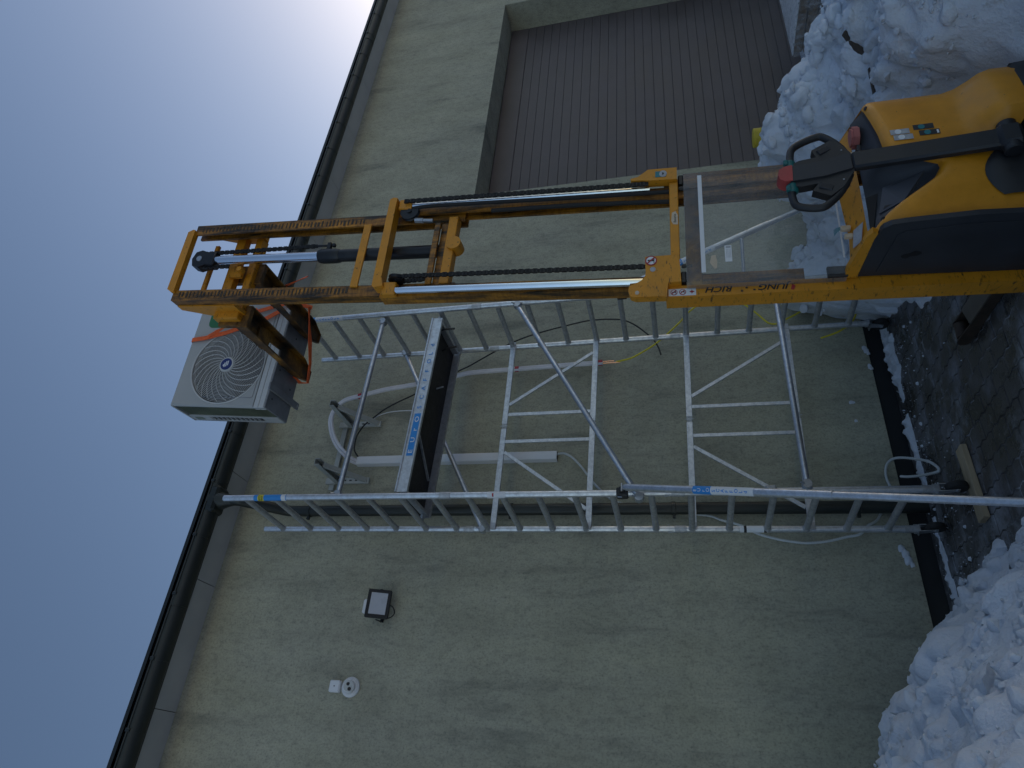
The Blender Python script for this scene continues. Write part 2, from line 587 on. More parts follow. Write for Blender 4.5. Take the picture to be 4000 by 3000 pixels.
def tag(o, label, cat, group=None):
    o['label'] = label
    o['category'] = cat
    if group:
        o['group'] = group
    return o

def spline(pts, per=6):
    """Catmull-Rom through the points"""
    P = [V3(p) for p in pts]
    P = [P[0] * 2 - P[1]] + P + [P[-1] * 2 - P[-2]]
    out = []
    for i in range(1, len(P) - 2):
        for k in range(per):
            t = k / per
            a, b, c, d = P[i - 1:i + 3]
            out.append(0.5 * ((2 * b) + (c - a) * t + (2 * a - 5 * b + 4 * c - d) * t * t + (3 * b - a - 3 * c + d) * t ** 3))
    out.append(P[-2])
    return out

FONT_CACHE = {}
def text(body, size, o, ux, uy, mat, parent, name='lettering', warp=None, shear=0.0, squash=1.0, bold=0.0, into=None):
    """flat lettering lying in the plane (ux, uy), starting at o"""
    key = (body, shear, bold)
    if key not in FONT_CACHE:
        cu = bpy.data.curves.new('lettering', 'FONT')
        cu.body = body
        cu.size = 1.0
        cu.shear = shear
        cu.offset = bold
        cu.resolution_u = 3
        cu.fill_mode = 'FRONT'
        tmp = bpy.data.objects.new('lettering_tmp', cu)
        COL.objects.link(tmp)
        dg = bpy.context.evaluated_depsgraph_get()
        me = bpy.data.meshes.new_from_object(tmp.evaluated_get(dg))
        FONT_CACHE[key] = ([tuple(v.co) for v in me.vertices], [tuple(p.vertices) for p in me.polygons])
        bpy.data.objects.remove(tmp)
        bpy.data.curves.remove(cu)
        bpy.data.meshes.remove(me)
    vs, fs = FONT_CACHE[key]
    ux, uy, o = V3(ux), V3(uy), V3(o)
    mb = into or MB()
    mb.add([o + ux * (x * size * squash) + uy * (y * size) for x, y, _ in vs], fs)
    if into is None:
        return build(mb, name, mat, parent, warp=warp, smooth=False, fix=False)

# ================================================================ SETTING
GZ = 0.06            # top of the paving

# big ground sheet reaching the horizon: trodden snow
gm = MB()
gm.add([(-600, -600, 0.03), (600, -600, 0.03), (600, 600, 0.03), (-600, 600, 0.03)], [(0, 1, 2, 3)])
ground = build(gm, 'ground', 'snow_ground', fix=False, smooth=False)
ground['kind'] = 'structure'

# paved yard: filling sheet and single zigzag pavers
pv = MB()
pv.add([(0.2, -7.0, GZ - 0.004), (6.0, -7.0, GZ - 0.004), (6.0, 0.0, GZ - 0.004), (0.2, 0.0, GZ - 0.004)], [(0, 1, 2, 3)])
paving = build(pv, 'pavement', 'joint_filling', fix=False, smooth=False)
paving['kind'] = 'structure'
PW, PL = 0.135, 0.20
def paver_outline(g):
    a = 0.016
    lo = [(-PW / 2 + a * (1 if k % 2 else -1) * 0.5, -PL / 2 + PL * k / 4) for k in range(5)]
    hi = [(PW / 2 + a * (1 if k % 2 else -1) * 0.5, -PL / 2 + PL * k / 4) for k in range(5)]
    pts = hi + lo[::-1]
    out = []
    for x, y in pts:
        out.append((x - g * (1 if x > 0 else -1), y - (g if y > PL / 2 - 1e-6 else -g if y < -PL / 2 + 1e-6 else 0)))
    return out
pm = MB()
o1, o2 = paver_outline(0.003), paver_outline(0.007)
n = len(o1)
vs = [(x, y, -0.03) for x, y in o1] + [(x, y, -0.006) for x, y in o1] + [(x, y, 0.0) for x, y in o2]
fs = []
for lev in (0, 1):
    for j in range(n):
        fs.append((lev * n + j, lev * n + (j + 1) % n, (lev + 1) * n + (j + 1) % n, (lev + 1) * n + j))
fs.append(tuple(2 * n + j for j in range(n)))
pm.add(vs, fs)
pme = bpy.data.meshes.new('paver')
pme.from_pydata(pm.v, [], pm.f)
finish(pme, 'paver_concrete', False)
slots = []
for i in range(8, 32):
    x = i * PW
    for j in range(-30, 0):
        y = j * PL + (PL / 2 if i % 2 else 0) - 0.02
        # the paving in view: between wall, snow heaps and the truck
        if y > -0.14 or x < 1.2 or x > 3.9:
            continue
        slots.append(((x - 2.3) ** 2 + (y + 1.0) ** 2 * 0.7, x, y))
slots.sort()
for _, x, y in slots[:300]:
    o = link('paver', pme, paving, (x, y, GZ + random.uniform(-0.0025, 0.0025)))
    o.rotation_euler = (random.uniform(-0.008, 0.008), random.uniform(-0.008, 0.008), random.uniform(-0.01, 0.01))
pr = MB()
rest = slots[300:]
for _, x, y in rest:
    pr.add([(x + a, y + b, c + GZ) for a, b, c in pm.v], pm.f)
if rest:
    po = build(pr, 'paver', 'paver_concrete', paving, smooth=False)
    po['kind'] = 'stuff'

# ---------------------------------------------------------------- building
WX0, WX1, DX0, DX1, DZ, DY, WT = -14.0, 34.0, 6.337, 10.66, 4.21, 0.44, 6.18
PZ = 0.19
bld = thing('warehouse', 'pale green rendered warehouse wall with brown sectional door and dark gutter', 'building', (0, 0, 0))
wm = MB()
def quad(a, b, c, d):
    wm.add([a, b, c, d], [(0, 1, 2, 3)])
quad((WX0, 0, PZ), (DX0, 0, PZ), (DX0, 0, DZ), (WX0, 0, DZ))
quad((DX1, 0, PZ), (WX1, 0, PZ), (WX1, 0, DZ), (DX1, 0, DZ))
quad((WX0, 0, DZ), (DX0, 0, DZ), (DX0, 0, WT + 0.05), (WX0, 0, WT + 0.05))
quad((DX0, 0, DZ), (DX1, 0, DZ), (DX1, 0, WT + 0.05), (DX0, 0, WT + 0.05))
quad((DX1, 0, DZ), (WX1, 0, DZ), (WX1, 0, WT + 0.05), (DX1, 0, WT + 0.05))
quad((DX0, 0, PZ), (DX0, DY + .05, PZ), (DX0, DY + .05, DZ), (DX0, 0, DZ))
quad((DX1, 0, 0), (DX1, 0, DZ), (DX1, DY + .05, DZ), (DX1, DY + .05, 0))
quad((DX0, 0, DZ), (DX0, DY + .05, DZ), (DX1, DY + .05, DZ), (DX1, 0, DZ))
quad((WX0, 0, PZ), (WX0, .03, PZ), (DX0, .03, PZ), (DX0, 0, PZ))
quad((WX0, 0, 0), (WX0, 0, WT), (WX0, 16, WT), (WX0, 16, 0))  # unseen end and rear walls, added to block light
quad((WX1, 0, 0), (WX1, 16, 0), (WX1, 16, WT), (WX1, 0, WT))
quad((WX0, 16, 0), (WX0, 16, WT), (WX1, 16, WT), (WX1, 16, 0))
build(wm, 'wall', 'stucco', bld, fix=False, smooth=False)
mb = MB()
mb.box(WX0, DX0 - 0.002, 0.022, 0.2, -0.1, PZ)
build(mb, 'plinth', 'plinth_dark', bld, smooth=False)
mb = MB()
mb.box(DX1 + 0.002, WX1, 0.022, 0.2, -0.1, PZ)
build(mb, 'plinth', 'plinth_dark', bld, smooth=False)

# sectional door: every rib a slat of its own
mb = MB()
mb.box(DX0 - .05, DX1 + .05, DY + 0.03, DY + 0.06, 0.0, DZ + .05)
door = build(mb, 'sectional_door', 'ac_dark', bld, smooth=False)
mb = MB()
SP = 0.1292
mb.box(DX0 + .004, DX1 - .004, DY, DY + 0.028, 0.0, SP - 0.0028, 0.003)
s0 = build(mb, 'door_slat', 'door_panel', door)
zs = []
zt = DZ - 0.30
k = 0
while zt - k * SP > 0.0:
    zs.append(zt - (k + 1) * SP)
    k += 1
s0.location = V3((0, 0, zs[0]))
for zz in zs[1:]:
    inst(s0, 'door_slat', door, (0, 0, zz - zs[0]))
mb = MB()
mb.box(DX0 + .004, DX1 - .004, DY - .002, DY + 0.028, zt + 0.002, DZ - 0.012, 0.006)
build(mb, 'door_header', 'door_panel', door)

# soffit boards
JX = [0.358 + 1.066 * i for i in range(-13, 31)]
mb = MB()
mb.box(0.003, 1.063, -0.275, 0.0, WT, WT + 0.012, 0.0015)
sp0 = build(mb, 'soffit_board', 'soffit_board', bld, smooth=False)
first = True
for x in JX[:-1]:
    if x < -4 or x > 14:
        continue
    if first:
        sp0.location = V3((x, 0, 0))
        fx, first = x, False
    else:
        inst(sp0, 'soffit_board', bld, (x - fx, 0, 0))
mb = MB()
mb.box(WX0, WX1, -0.275, 0.3, WT + 0.0135, WT + 0.03)
build(mb, 'soffit_backing', 'ac_dark', bld, smooth=False)
# roof and its drip edge; unseen slope made steep to shade mast and unit
mb = MB()
mb.add([(WX0, -0.36, 6.37), (WX1, -0.36, 6.37), (WX1, 8.0, 12.7), (WX0, 8.0, 12.7), (WX0, 16.4, 6.30), (WX1, 16.4, 6.30),
        (WX0, -0.36, 6.335), (WX1, -0.36, 6.335)],
       [(0, 1, 2, 3), (3, 2, 5, 4), (6, 7, 1, 0), (0, 3, 4), (1, 5, 2)])
build(mb, 'roof', 'roof_sheet', bld, fix=False, smooth=False)
mb = MB()
mb.box(WX0, WX1, -0.288, -0.276, WT - .004, 6.34)
build(mb, 'fascia', 'gutter_coat', bld, smooth=False)
# gutter: half-round trough with a rolled front rim
GY, GZC, GR = -0.365, 6.215, 0.080
prof = [(GY + GR * math.cos(a), GZC + GR * math.sin(a)) for a in [math.pi + math.pi * i / 14 for i in range(15)]]
inner = [(GY + (GR - .004) * math.cos(a), GZC + (GR - .004) * math.sin(a)) for a in [2 * math.pi - math.pi * i / 14 for i in range(15)]]
mb = MB()
mb.prism(prof + inner, lambda a, b, d: (d, a, b), WX0, WX1)
gut = build(mb, 'gutter', 'gutter_coat', bld)
mb = MB()
mb.tube([(WX0, GY - GR, GZC + .004), (WX1, GY - GR, GZC + .004)], 0.010, 8)
build(mb, 'gutter_rim', 'gutter_coat', gut)
mb = MB()
outer = [(GY + (GR + .004) * math.cos(a), GZC + (GR + .004) * math.sin(a)) for a in [math.pi + math.pi * i / 14 for i in range(15)]]
mb.prism(outer + [(GY + (GR - .001) * math.cos(a), GZC + (GR - .001) * math.sin(a)) for a in [2 * math.pi - math.pi * i / 14 for i in range(15)]],
         lambda a, b, d: (d, a, b), -0.013, 0.013)
mb.box(-0.013, 0.013, GY - GR - .014, GY - GR + .02, GZC - 0.02, GZC + .02, 0.004)
gb = build(mb, 'gutter_bracket', 'gutter_coat', gut)
gb.location.x = -0.35
for i in range(1, 30):
    inst(gb, 'gutter_bracket', gut, (0.533 * i, 0, 0))
for x in (1.20, 9.68):
    mb = MB()
    mb.prism([(GY + (GR + .006) * math.cos(a), GZC + (GR + .006) * math.sin(a)) for a in [math.pi + math.pi * i / 14 for i in range(15)]] +
             [(GY + (GR - .001) * math.cos(a), GZC + (GR - .001) * math.sin(a)) for a in [2 * math.pi - math.pi * i / 14 for i in range(15)]],
             lambda a, b, d: (d, a, b), x - 0.05, x + 0.05)
    build(mb, 'gutter_joint', 'gutter_coat', gut)
# downpipe: funnel, swan neck, pipe
PX = 2.14
mb = MB()
mb.lathe([(0.092, 6.21), (0.088, 6.13), (0.06, 6.04), (0.05, 5.98)], (PX, GY, 0), (0, 0, 1), 20)
mb.box(PX - .13, PX + .13, GY - .088, GY + .088, 6.12, 6.225, 0.03)
dp = build(mb, 'downpipe_funnel', 'gutter_coat', bld)
mb = MB()
neck = spline([(PX, GY, 6.03), (PX, GY, 5.93), (PX, GY + .05, 5.86), (PX, -0.17, 5.66), (PX, -0.10, 5.56), (PX, -0.085, 5.44), (PX, -0.085, 5.3)], 5)
mb.tube(neck, 0.051, 16)
build(mb, 'swan_neck', 'gutter_coat', bld)
mb = MB()
mb.tube([(PX, -0.085, 5.36), (PX, -0.085, 0.0)], 0.0505, 18)
dpp = build(mb, 'downpipe', 'gutter_coat', bld)
for zc in (5.33, 3.35, 1.95, 0.55):
    mb = MB()
    mb.lathe([(0.055, -.018), (0.058, -.016), (0.058, .016), (0.055, .018)], (PX, -0.085, zc), (0, 0, 1), 18)
    mb.box(PX - .012, PX + .012, -0.05, 0.004, zc - .012, zc + .012)
    mb.box(PX - .085, PX - .05, -0.10, -0.075, zc - .012, zc + .012)
    build(mb, 'pipe_clamp', 'gutter_coat', dpp)

# ================================================================ SNOW
rng = np.random.default_rng(11)
def vnoise(x, y, seed):
    r = np.random.default_rng(seed)
    T = r.random((64, 64))
    xi, yi = np.floor(x).astype(int), np.floor(y).astype(int)
    fx, fy = x - xi, y - yi
    fx, fy = fx * fx * (3 - 2 * fx), fy * fy * (3 - 2 * fy)
    g = lambda a, b: T[a % 64, b % 64]
    return (g(xi, yi) * (1 - fx) + g(xi + 1, yi) * fx) * (1 - fy) + (g(xi, yi + 1) * (1 - fx) + g(xi + 1, yi + 1) * fx) * fy
def fbm(x, y, sc, oct, seed):
    s, a, tot = 0, 1.0, 0
    for i in range(oct):
        s = s + a * (vnoise(x * sc + i * 17.3, y * sc + i * 9.1, seed + i) - 0.5)
        tot += a
        a *= 0.55
        sc *= 2.03
    return s / tot
def lumps(X, Y, H, mask, n, rmin, rmax, seed, hk=0.55):
    """clods half sunk in the heap: rounded blocks with flattened, tilted tops"""
    r = np.random.default_rng(seed)
    x0, x1, y0, y1 = X.min(), X.max(), Y.min(), Y.max()
    wx = fbm(X, Y, 7, 3, seed + 50) * 0.12
    wy = fbm(X, Y, 7, 3, seed + 60) * 0.12
    base = H.copy()
    dx = X[0, 1] - X[0, 0]
    dy = Y[1, 0] - Y[0, 0]
    for _ in range(n):
        px, py = r.uniform(x0, x1), r.uniform(y0, y1)
        rr = rmin * (rmax / rmin) ** (r.random() ** 1.7)
        i0, i1 = int((px - 2 * rr - x0) / dx), int((px + 2 * rr - x0) / dx) + 1
        j0, j1 = int((py - 2 * rr - y0) / dy), int((py + 2 * rr - y0) / dy) + 1
        i0, j0 = max(i0, 0), max(j0, 0)
        if i1 <= i0 + 1 or j1 <= j0 + 1:
            continue
        sl = (slice(j0, j1), slice(i0, i1))
        if mask[sl].size == 0 or mask[sl].mean() < 0.5:
            continue
        an, el = r.uniform(0, math.pi), r.uniform(0.6, 1.0)
        ux = (X[sl] + wx[sl] * rr * 8 - px)
        uy = (Y[sl] + wy[sl] * rr * 8 - py)
        a = (ux * math.cos(an) + uy * math.sin(an)) / rr
        b = (-ux * math.sin(an) + uy * math.cos(an)) / (rr * el)
        d = np.sqrt(a * a + b * b)
        p = np.clip(1 - d ** 3.2, 0, 1) ** 0.6
        tilt = 1 + 0.5 * (a * r.uniform(-1, 1) + b * r.uniform(-1, 1))
        bh = base[sl].mean() * 0.35 + base[sl] * 0.65
        top = bh + rr * hk * p * tilt
        H[sl] = np.where(p > 0, np.maximum(H[sl], np.where(p > 0.02, top, H[sl])), H[sl])
    return H

def sstep(a, b, x):
    t = np.clip((x - a) / (b - a), 0, 1)
    return t * t * (3 - 2 * t)

def right_height(X, Y):
    xb = np.interp(Y, [-6.5, -3.0, -2.2, -1.3, -0.85, -0.35, 0.0], [3.0, 3.38, 3.45, 3.20, 3.40, 3.80, 3.84])
    xb = xb + fbm(X, Y, 3, 3, 5) * 0.25
    edge = sstep(0.0, 0.55 - 0.22 * sstep(-0.9, -0.4, Y), X - xb)
    g = lambda cx, cy, sx, sy, h: h * np.exp(-((X - cx) / sx) ** 2 - ((Y - cy) / sy) ** 2)
    H = 0.28 * edge
    H = H + edge * (g(4.90, -1.25, 0.62, 0.75, 0.60) + g(5.30, -1.0, 0.50, 0.6, 0.16) + g(4.12, -0.22, 0.42, 0.45, 0.60) + g(5.0, -2.6, 1.1, 1.1, 0.26) + g(4.5, -4.0, 1.3, 1.2, 0.22))
    H = H * (0.10 + 0.90 * (1 - sstep(5.1, 6.9, X) * sstep(-3.2, -1.9, Y)))
    H = H * (1 + 0.55 * fbm(X, Y, 1.6, 4, 21))
    return H, edge

def left_height(X, Y):
    xe = 1.48 + fbm(X, Y, 2.5, 3, 33) * 0.22
    e = np.clip((xe - X) / 1.25, 0, 3)
    H = 0.97 * (e ** 0.92)
    H = np.minimum(H, 1.0 + 0.28 * (e - 1))
    fy = sstep(-5.2, -2.6, Y) * (1 - 0.55 * sstep(-0.9, -0.1, Y))
    H = H * (0.25 + 0.75 * fy)
    H = H * (1 + 0.35 * fbm(X, Y, 1.3, 4, 71))
    return H, (e > 0.02).astype(float)

def ico(sub, seed):
    bm = bmesh.new()
    bmesh.ops.create_icosphere(bm, subdivisions=sub, radius=1.0)
    r_ = random.Random(seed)
    off = Vector((r_.uniform(-50, 50), r_.uniform(-50, 50), r_.uniform(-50, 50)))
    cuts = [(Vector((r_.gauss(0, 1), r_.gauss(0, 1), r_.gauss(0, 1))).normalized(), r_.uniform(.45, .85)) for _ in range(7)]
    V, F = [], []
    for v in bm.verts:
        p = v.co.copy()
        for n_, d_ in cuts:                       # broken faces
            q = p.dot(n_)
            if q > d_:
                p -= n_ * (q - d_) * .9
        p *= 1 + .28 * noise.noise(p * 1.6 + off) + .10 * noise.noise(p * 4.5 + off)
        V.append(tuple(p))
    bm.verts.index_update()
    F = [tuple(v.index for v in f.verts) for f in bm.faces]
    bm.free()
    return np.array(V), np.array(F)
CLODS = {k: [ico(k, 40 + 10 * k + i) for i in range(7)] for k in (1, 2, 3)}
def clods(xs, ys, Zz, mask, n, rmin, rmax, seed, ymax=-0.15):
    r_ = random.Random(seed)
    Vs, Fs, o = [], [], 0
    k = 0
    while k < n:
        x, y = r_.uniform(xs[0], xs[-1]), r_.uniform(ys[0], ys[-1])
        i, j = int((x - xs[0]) / (xs[1] - xs[0])), int((y - ys[0]) / (ys[1] - ys[0]))
        k += 1
        if mask[j, i] < .5 or y > ymax:
            continue
        rad = rmin * (rmax / rmin) ** (r_.random() ** 2.2)
        V, F = CLODS[3 if rad > .08 else 2 if rad > .03 else 1][r_.randrange(7)]
        M_ = np.array(Matrix.Rotation(r_.uniform(0, 6.28), 3, 'Z') @ Matrix.Rotation(r_.uniform(-.6, .6), 3, 'X') @ Matrix.Diagonal((r_.uniform(.8, 1.3), r_.uniform(.7, 1.1), r_.uniform(.5, .85))))
        P = (V @ M_.T) * rad + np.array([x, y, Zz[j, i] + rad * r_.uniform(-.5, .12)])
        Vs.append(P)
        Fs.append(F + o)
        o += len(V)
    return np.concatenate(Vs), np.concatenate(Fs)

def heap(name, x0, x1, y0, y1, step, fn, nl, seed, mat='snow', nclod=0, near=None, cmax=.11):
    xs = np.arange(x0, x1, step)
    ys = np.arange(y0, y1, step)
    X, Y = np.meshgrid(xs, ys)
    H, mask = fn(X, Y)
    H = lumps(X, Y, H, mask, nl[0], 0.14, 0.34, seed, 0.42)
    H = lumps(X, Y, H, mask, nl[1], 0.045, 0.15, seed + 1, 0.62)
    H = lumps(X, Y, H, mask, nl[2], 0.02, 0.05, seed + 2, 0.75)
    H = H + mask * (fbm(X, Y, 6, 5, seed + 5) * 0.07 + fbm(X, Y, 24, 3, seed + 6) * 0.02)
    JX_ = fbm(X, Y, 5, 4, seed + 7) * 0.10 * np.clip(H * 3, 0, 1)
    JY_ = fbm(X, Y, 5, 4, seed + 8) * 0.10 * np.clip(H * 3, 0, 1)
    Zz = GZ - 0.03 + H
    P = np.stack([X + JX_, Y + JY_, Zz], -1)
    P[..., 1] = np.minimum(P[..., 1], -0.004)
    h, wd = X.shape
    keep = (H > 0.012)
    kk = keep[:-1, :-1] | keep[1:, :-1] | keep[:-1, 1:] | keep[1:, 1:]
    idx = np.arange(h * wd).reshape(h, wd)
    q = np.stack([idx[:-1, :-1], idx[:-1, 1:], idx[1:, 1:], idx[1:, :-1]], -1)[kk]
    me = bpy.data.meshes.new(name)
    Pv, Qf = P.reshape(-1, 3).tolist(), q.tolist()
    if nclod:
        cv, cf = clods(xs, ys, Zz, (mask > .5) & (H > .03), nclod, .010, cmax, seed + 9)
        Qf += (cf + len(Pv)).tolist()
        Pv += cv.tolist()
        if near is not None:                       # finer crumble where the heap comes close
            (ax0, ax1, ay0, ay1), nn_ = near
            ia, ib = np.searchsorted(xs, (ax0, ax1))
            ja, jb = np.searchsorted(ys, (ay0, ay1))
            mk = ((mask > .5) & (H > .03))[ja:jb, ia:ib]
            cv, cf = clods(xs[ia:ib], ys[ja:jb], Zz[ja:jb, ia:ib], mk, nn_, .006, .05, seed + 12)
            Qf += (cf + len(Pv)).tolist()
            Pv += cv.tolist()
    me.from_pydata(Pv, [], Qf)
    bm = bmesh.new()
    bm.from_mesh(me)
    loose = [v for v in bm.verts if not v.link_faces]
    bmesh.ops.delete(bm, geom=loose, context='VERTS')
    bm.to_mesh(me)
    bm.free()
    finish(me, mat, True, 48, fix=False)
    o = link(name, me)
    HF[name] = (xs, ys, Zz)
    return o
HF = {}
hr = heap('snow_heap', 3.0, 9.6, -6.2, -0.01, 0.021, right_height, (60, 900, 2600), 101, nclod=5200, near=((3.3, 5.6, -4.6, -1.4), 2400))
HF['right'] = HF['snow_heap']
tag(hr, 'large lumpy snow heap piled in front of the brown sectional door', 'snow heap', 'shovelled snow heaps')
hl = heap('snow_heap', -2.6, 1.85, -5.0, -0.12, 0.019, left_height, (30, 420, 1400), 301, nclod=1500, cmax=.10, near=((-.6, 1.6, -4.0, -.8), 700))
pass
tag(hl, 'snow heap in the near corner below the wall lamp and camera', 'snow heap', 'shovelled snow heaps')

def strip_height(X, Y):
    c = -0.15 + fbm(X, Y * 0, 2.5, 3, 91) * 0.08
    wd = 0.055 * (0.35 + 1.6 * np.clip(fbm(X, X * 0, 1.9, 3, 93) + 0.32, 0, 1)) * (1 + 1.2 * sstep(2.9, 3.6, X))
    p = np.clip(1 - ((Y - c) / wd) ** 2, 0, 1)
    gap = sstep(-0.16, 0.02, fbm(X, X * 0, 2.7, 3, 95)) * (1 - 0.0 * X)
    gap = np.maximum(gap, sstep(2.8, 3.3, X))
    H = 0.055 * p ** 0.6 * gap + 0.02 * p * gap * fbm(X, Y, 30, 3, 96)
    return H, (p > 0).astype(float) * gap
st = heap('snow_strip', 1.42, 3.95, -0.34, -0.004, 0.012, strip_height, (0, 0, 60), 401)
tag(st, 'thin broken line of snow lying along the dark wall plinth', 'snow')

# crumbs of snow and ice on the paving
cr = MB()
for _ in range(420):
    x, y = random.uniform(1.45, 3.5), -0.06 - abs(random.gauss(0, 0.42))
    if y < -1.6:
        continue
    r = random.choice((0.002, 0.002, 0.003, 0.003, 0.004, 0.006, 0.013 if random.random() < .25 else .003)) * random.uniform(0.7, 1.3)
    seg = 5
    vs = [(x + r * math.cos(2 * math.pi * i / seg + x * 50) * random.uniform(.7, 1.3), y + r * math.sin(2 * math.pi * i / seg + x * 50) * random.uniform(.7, 1.3), GZ - .004) for i in range(seg)]
    vs += [(x + (p[0] - x) * .6, y + (p[1] - y) * .6, GZ + r * .8) for p in vs]
    cr.add(vs, [(i, (i + 1) % seg, seg + (i + 1) % seg, seg + i) for i in range(seg)] + [tuple(range(seg, 2 * seg))])
c = build(cr, 'snow_crumbs', 'snow')
c['kind'] = 'stuff'
tag(c, 'small crumbs of snow and ice scattered on the dark paving', 'snow crumbs')
# snow stuck to the wall
def splat(name, cx, cz_, pts, d, label):
    mb = MB()
    for (dx, dz, r, k) in pts:
        rows = []
        for i in range(7):
            a = math.pi / 2 * i / 6
            rr = r * math.cos(a)
            rows.append([(cx + dx + rr * math.cos(t) * (1 + .25 * math.sin(3 * t + k)), -0.001 - d * math.sin(a) * r / 0.05, cz_ + dz + rr * k * math.sin(t) * (1 + .2 * math.cos(2 * t))) for t in [2 * math.pi * j / 14 for j in range(15)]])
        mb.grid(rows)
    o = build(mb, name, 'snow')
    tag(o, label, 'snow', 'snow splashes on the wall')
splat('snow_splash', 1.775, 0.25, [(0.06, 0.03, .028, 1.1), (0.02, 0.01, .034, 1.0), (-0.03, 0.0, .04, .9), (-.06, -.02, .025, .8)], .03, 'largest splash of snow stuck low on the wall near the left heap')
splat('snow_splash', 3.66, 0.205, [(0.03, 0.01, .022, 1.2), (0, 0, .03, .9), (-.03, -.012, .018, 1)], .012, 'flat snow splash on the wall just beside the right rear caster')
splat('snow_splash', 3.49, 0.205, [(0.0, 0.0, .026, .8), (-.02, -.01, .018, 1)], .012, 'snow splash at the plinth edge under the yellow cable end')
splat('snow_splash', 3.13, 0.414, [(0.0, 0.0, .018, 1.4), (.0, -.02, .012, 1)], .008, 'small snow fleck on the wall below the lowest guard frame, right one')
splat('snow_splash', 2.948, 0.408, [(0.0, 0.0, .014, 1.2)], .006, 'small snow fleck on the wall below the lowest guard frame, left one')

# ================================================================ THINGS ON THE WALL
X, Y, Z = Vector((1, 0, 0)), Vector((0, 1, 0)), Vector((0, 0, 1))
# floodlight
fl = thing('floodlight', 'black square floodlight with grey lens, tilted down on the wall', 'lamp', (1.285, 0, 4.43))
fc, fu = Vector((1.285, -0.125, 4.43)), Vector((0.0, -0.30, 1)).normalized()
fn_ = fu.cross(X).normalized()      # points out of the lens
if fn_.y > 0:
    fn_ = -fn_
mb = MB()
mb.obox(fc, (X, fu, fn_), (0.118, 0.100, 0.016), 0.012)
mb.obox(fc - fn_ * 0.025, (X, fu, fn_), (0.085, 0.07, 0.012), 0.004)
housing = build(mb, 'housing', 'lamp_black', fl)
mb = MB()
for sgn in (-1, 1):
    mb.obox(fc + X * sgn * 0.103 + fn_ * 0.017, (X, fu, fn_), (0.014, 0.098, 0.004), 0.002)
    mb.obox(fc + fu * sgn * 0.085 + fn_ * 0.017, (X, fu, fn_), (0.09, 0.014, 0.004), 0.002)
build(mb, 'rim', 'lamp_black', housing)
mb = MB()
mb.obox(fc + fn_ * 0.0165, (X, fu, fn_), (0.089, 0.071, 0.0015))
build(mb, 'lens', 'lamp_lens', fl)
mb = MB()
mb.bar(fc - X * 0.126 - fn_ * 0.01, (1.285 - 0.126, -0.02, 4.42), Z, 0.022, 0.004)
mb.bar(fc + X * 0.126 - fn_ * 0.01, (1.285 + 0.126, -0.02, 4.42), Z, 0.022, 0.004)
mb.box(1.285 - .128, 1.285 + .128, -0.022, -0.016, 4.405, 4.435)
build(mb, 'mounting_bow', 'lamp_black', fl)
mb = MB()
mb.box(1.225, 1.345, -0.045, 0.002, 4.535, 4.615, 0.012)
build(mb, 'junction_box', 'white_pvc', fl)
mb = MB()
mb.tube(spline([fc - fu * 0.09 - X * 0.0, (1.27, -0.09, 4.31), (1.225, -0.07, 4.295), (1.19, -0.05, 4.34), (1.2, -0.02, 4.42), (1.25, -0.012, 4.52)], 6), 0.0045, 6)
build(mb, 'lamp_cable', 'cable_black', fl)

# dome camera with junction box beside it
ca = thing('security_camera', 'white turret security camera with two dark lenses on the wall', 'camera', (0.64, 0, 4.595))
mb = MB()
mb.lathe([(0.078, 0.0), (0.078, 0.018), (0.066, 0.030), (0.060, 0.036)], (0.64, 0.001, 4.595), (0, -1, 0), 28)
build(mb, 'base_ring', 'white_pvc', ca)
mb = MB()
tilt = Vector((0.05, -1, -0.35)).normalized()
oc = Vector((0.635, -0.03, 4.598))
mb.lathe([(0.052, -0.02), (0.054, 0.01), (0.050, 0.035), (0.045, 0.047), (0.043, 0.05)], oc, tilt, 26)
tu = build(mb, 'turret', 'white_pvc', ca)
mb = MB()
mb.lathe([(0.040, 0.0), (0.040, 0.0025)], oc + tilt * 0.0495, tilt, 24)
build(mb, 'face_plate', 'conduit_grey', tu)
for dx in (-0.018, 0.018):
    mb = MB()
    mb.lathe([(0.0145, 0), (0.0135, 0.004), (0.008, 0.005)], oc + tilt * 0.0515 + Vector((dx, 0, dx * 0.5)), tilt, 16)
    build(mb, 'lens', 'lens_dark', tu)
jb = thing('junction_box', 'small square white junction box above the security camera', 'box', (0.638, 0, 4.727))
mb = MB()
mb.box(0.592, 0.684, -0.045, 0.002, 4.681, 4.774, 0.008)
build(mb, 'cover', 'white_pvc', jb)
mb = MB()
mb.lathe([(0.005, 0), (0.005, 0.003)], (0.638, -0.0445, 4.727), (0, -1, 0), 10)
build(mb, 'screw', 'ink_black', jb)

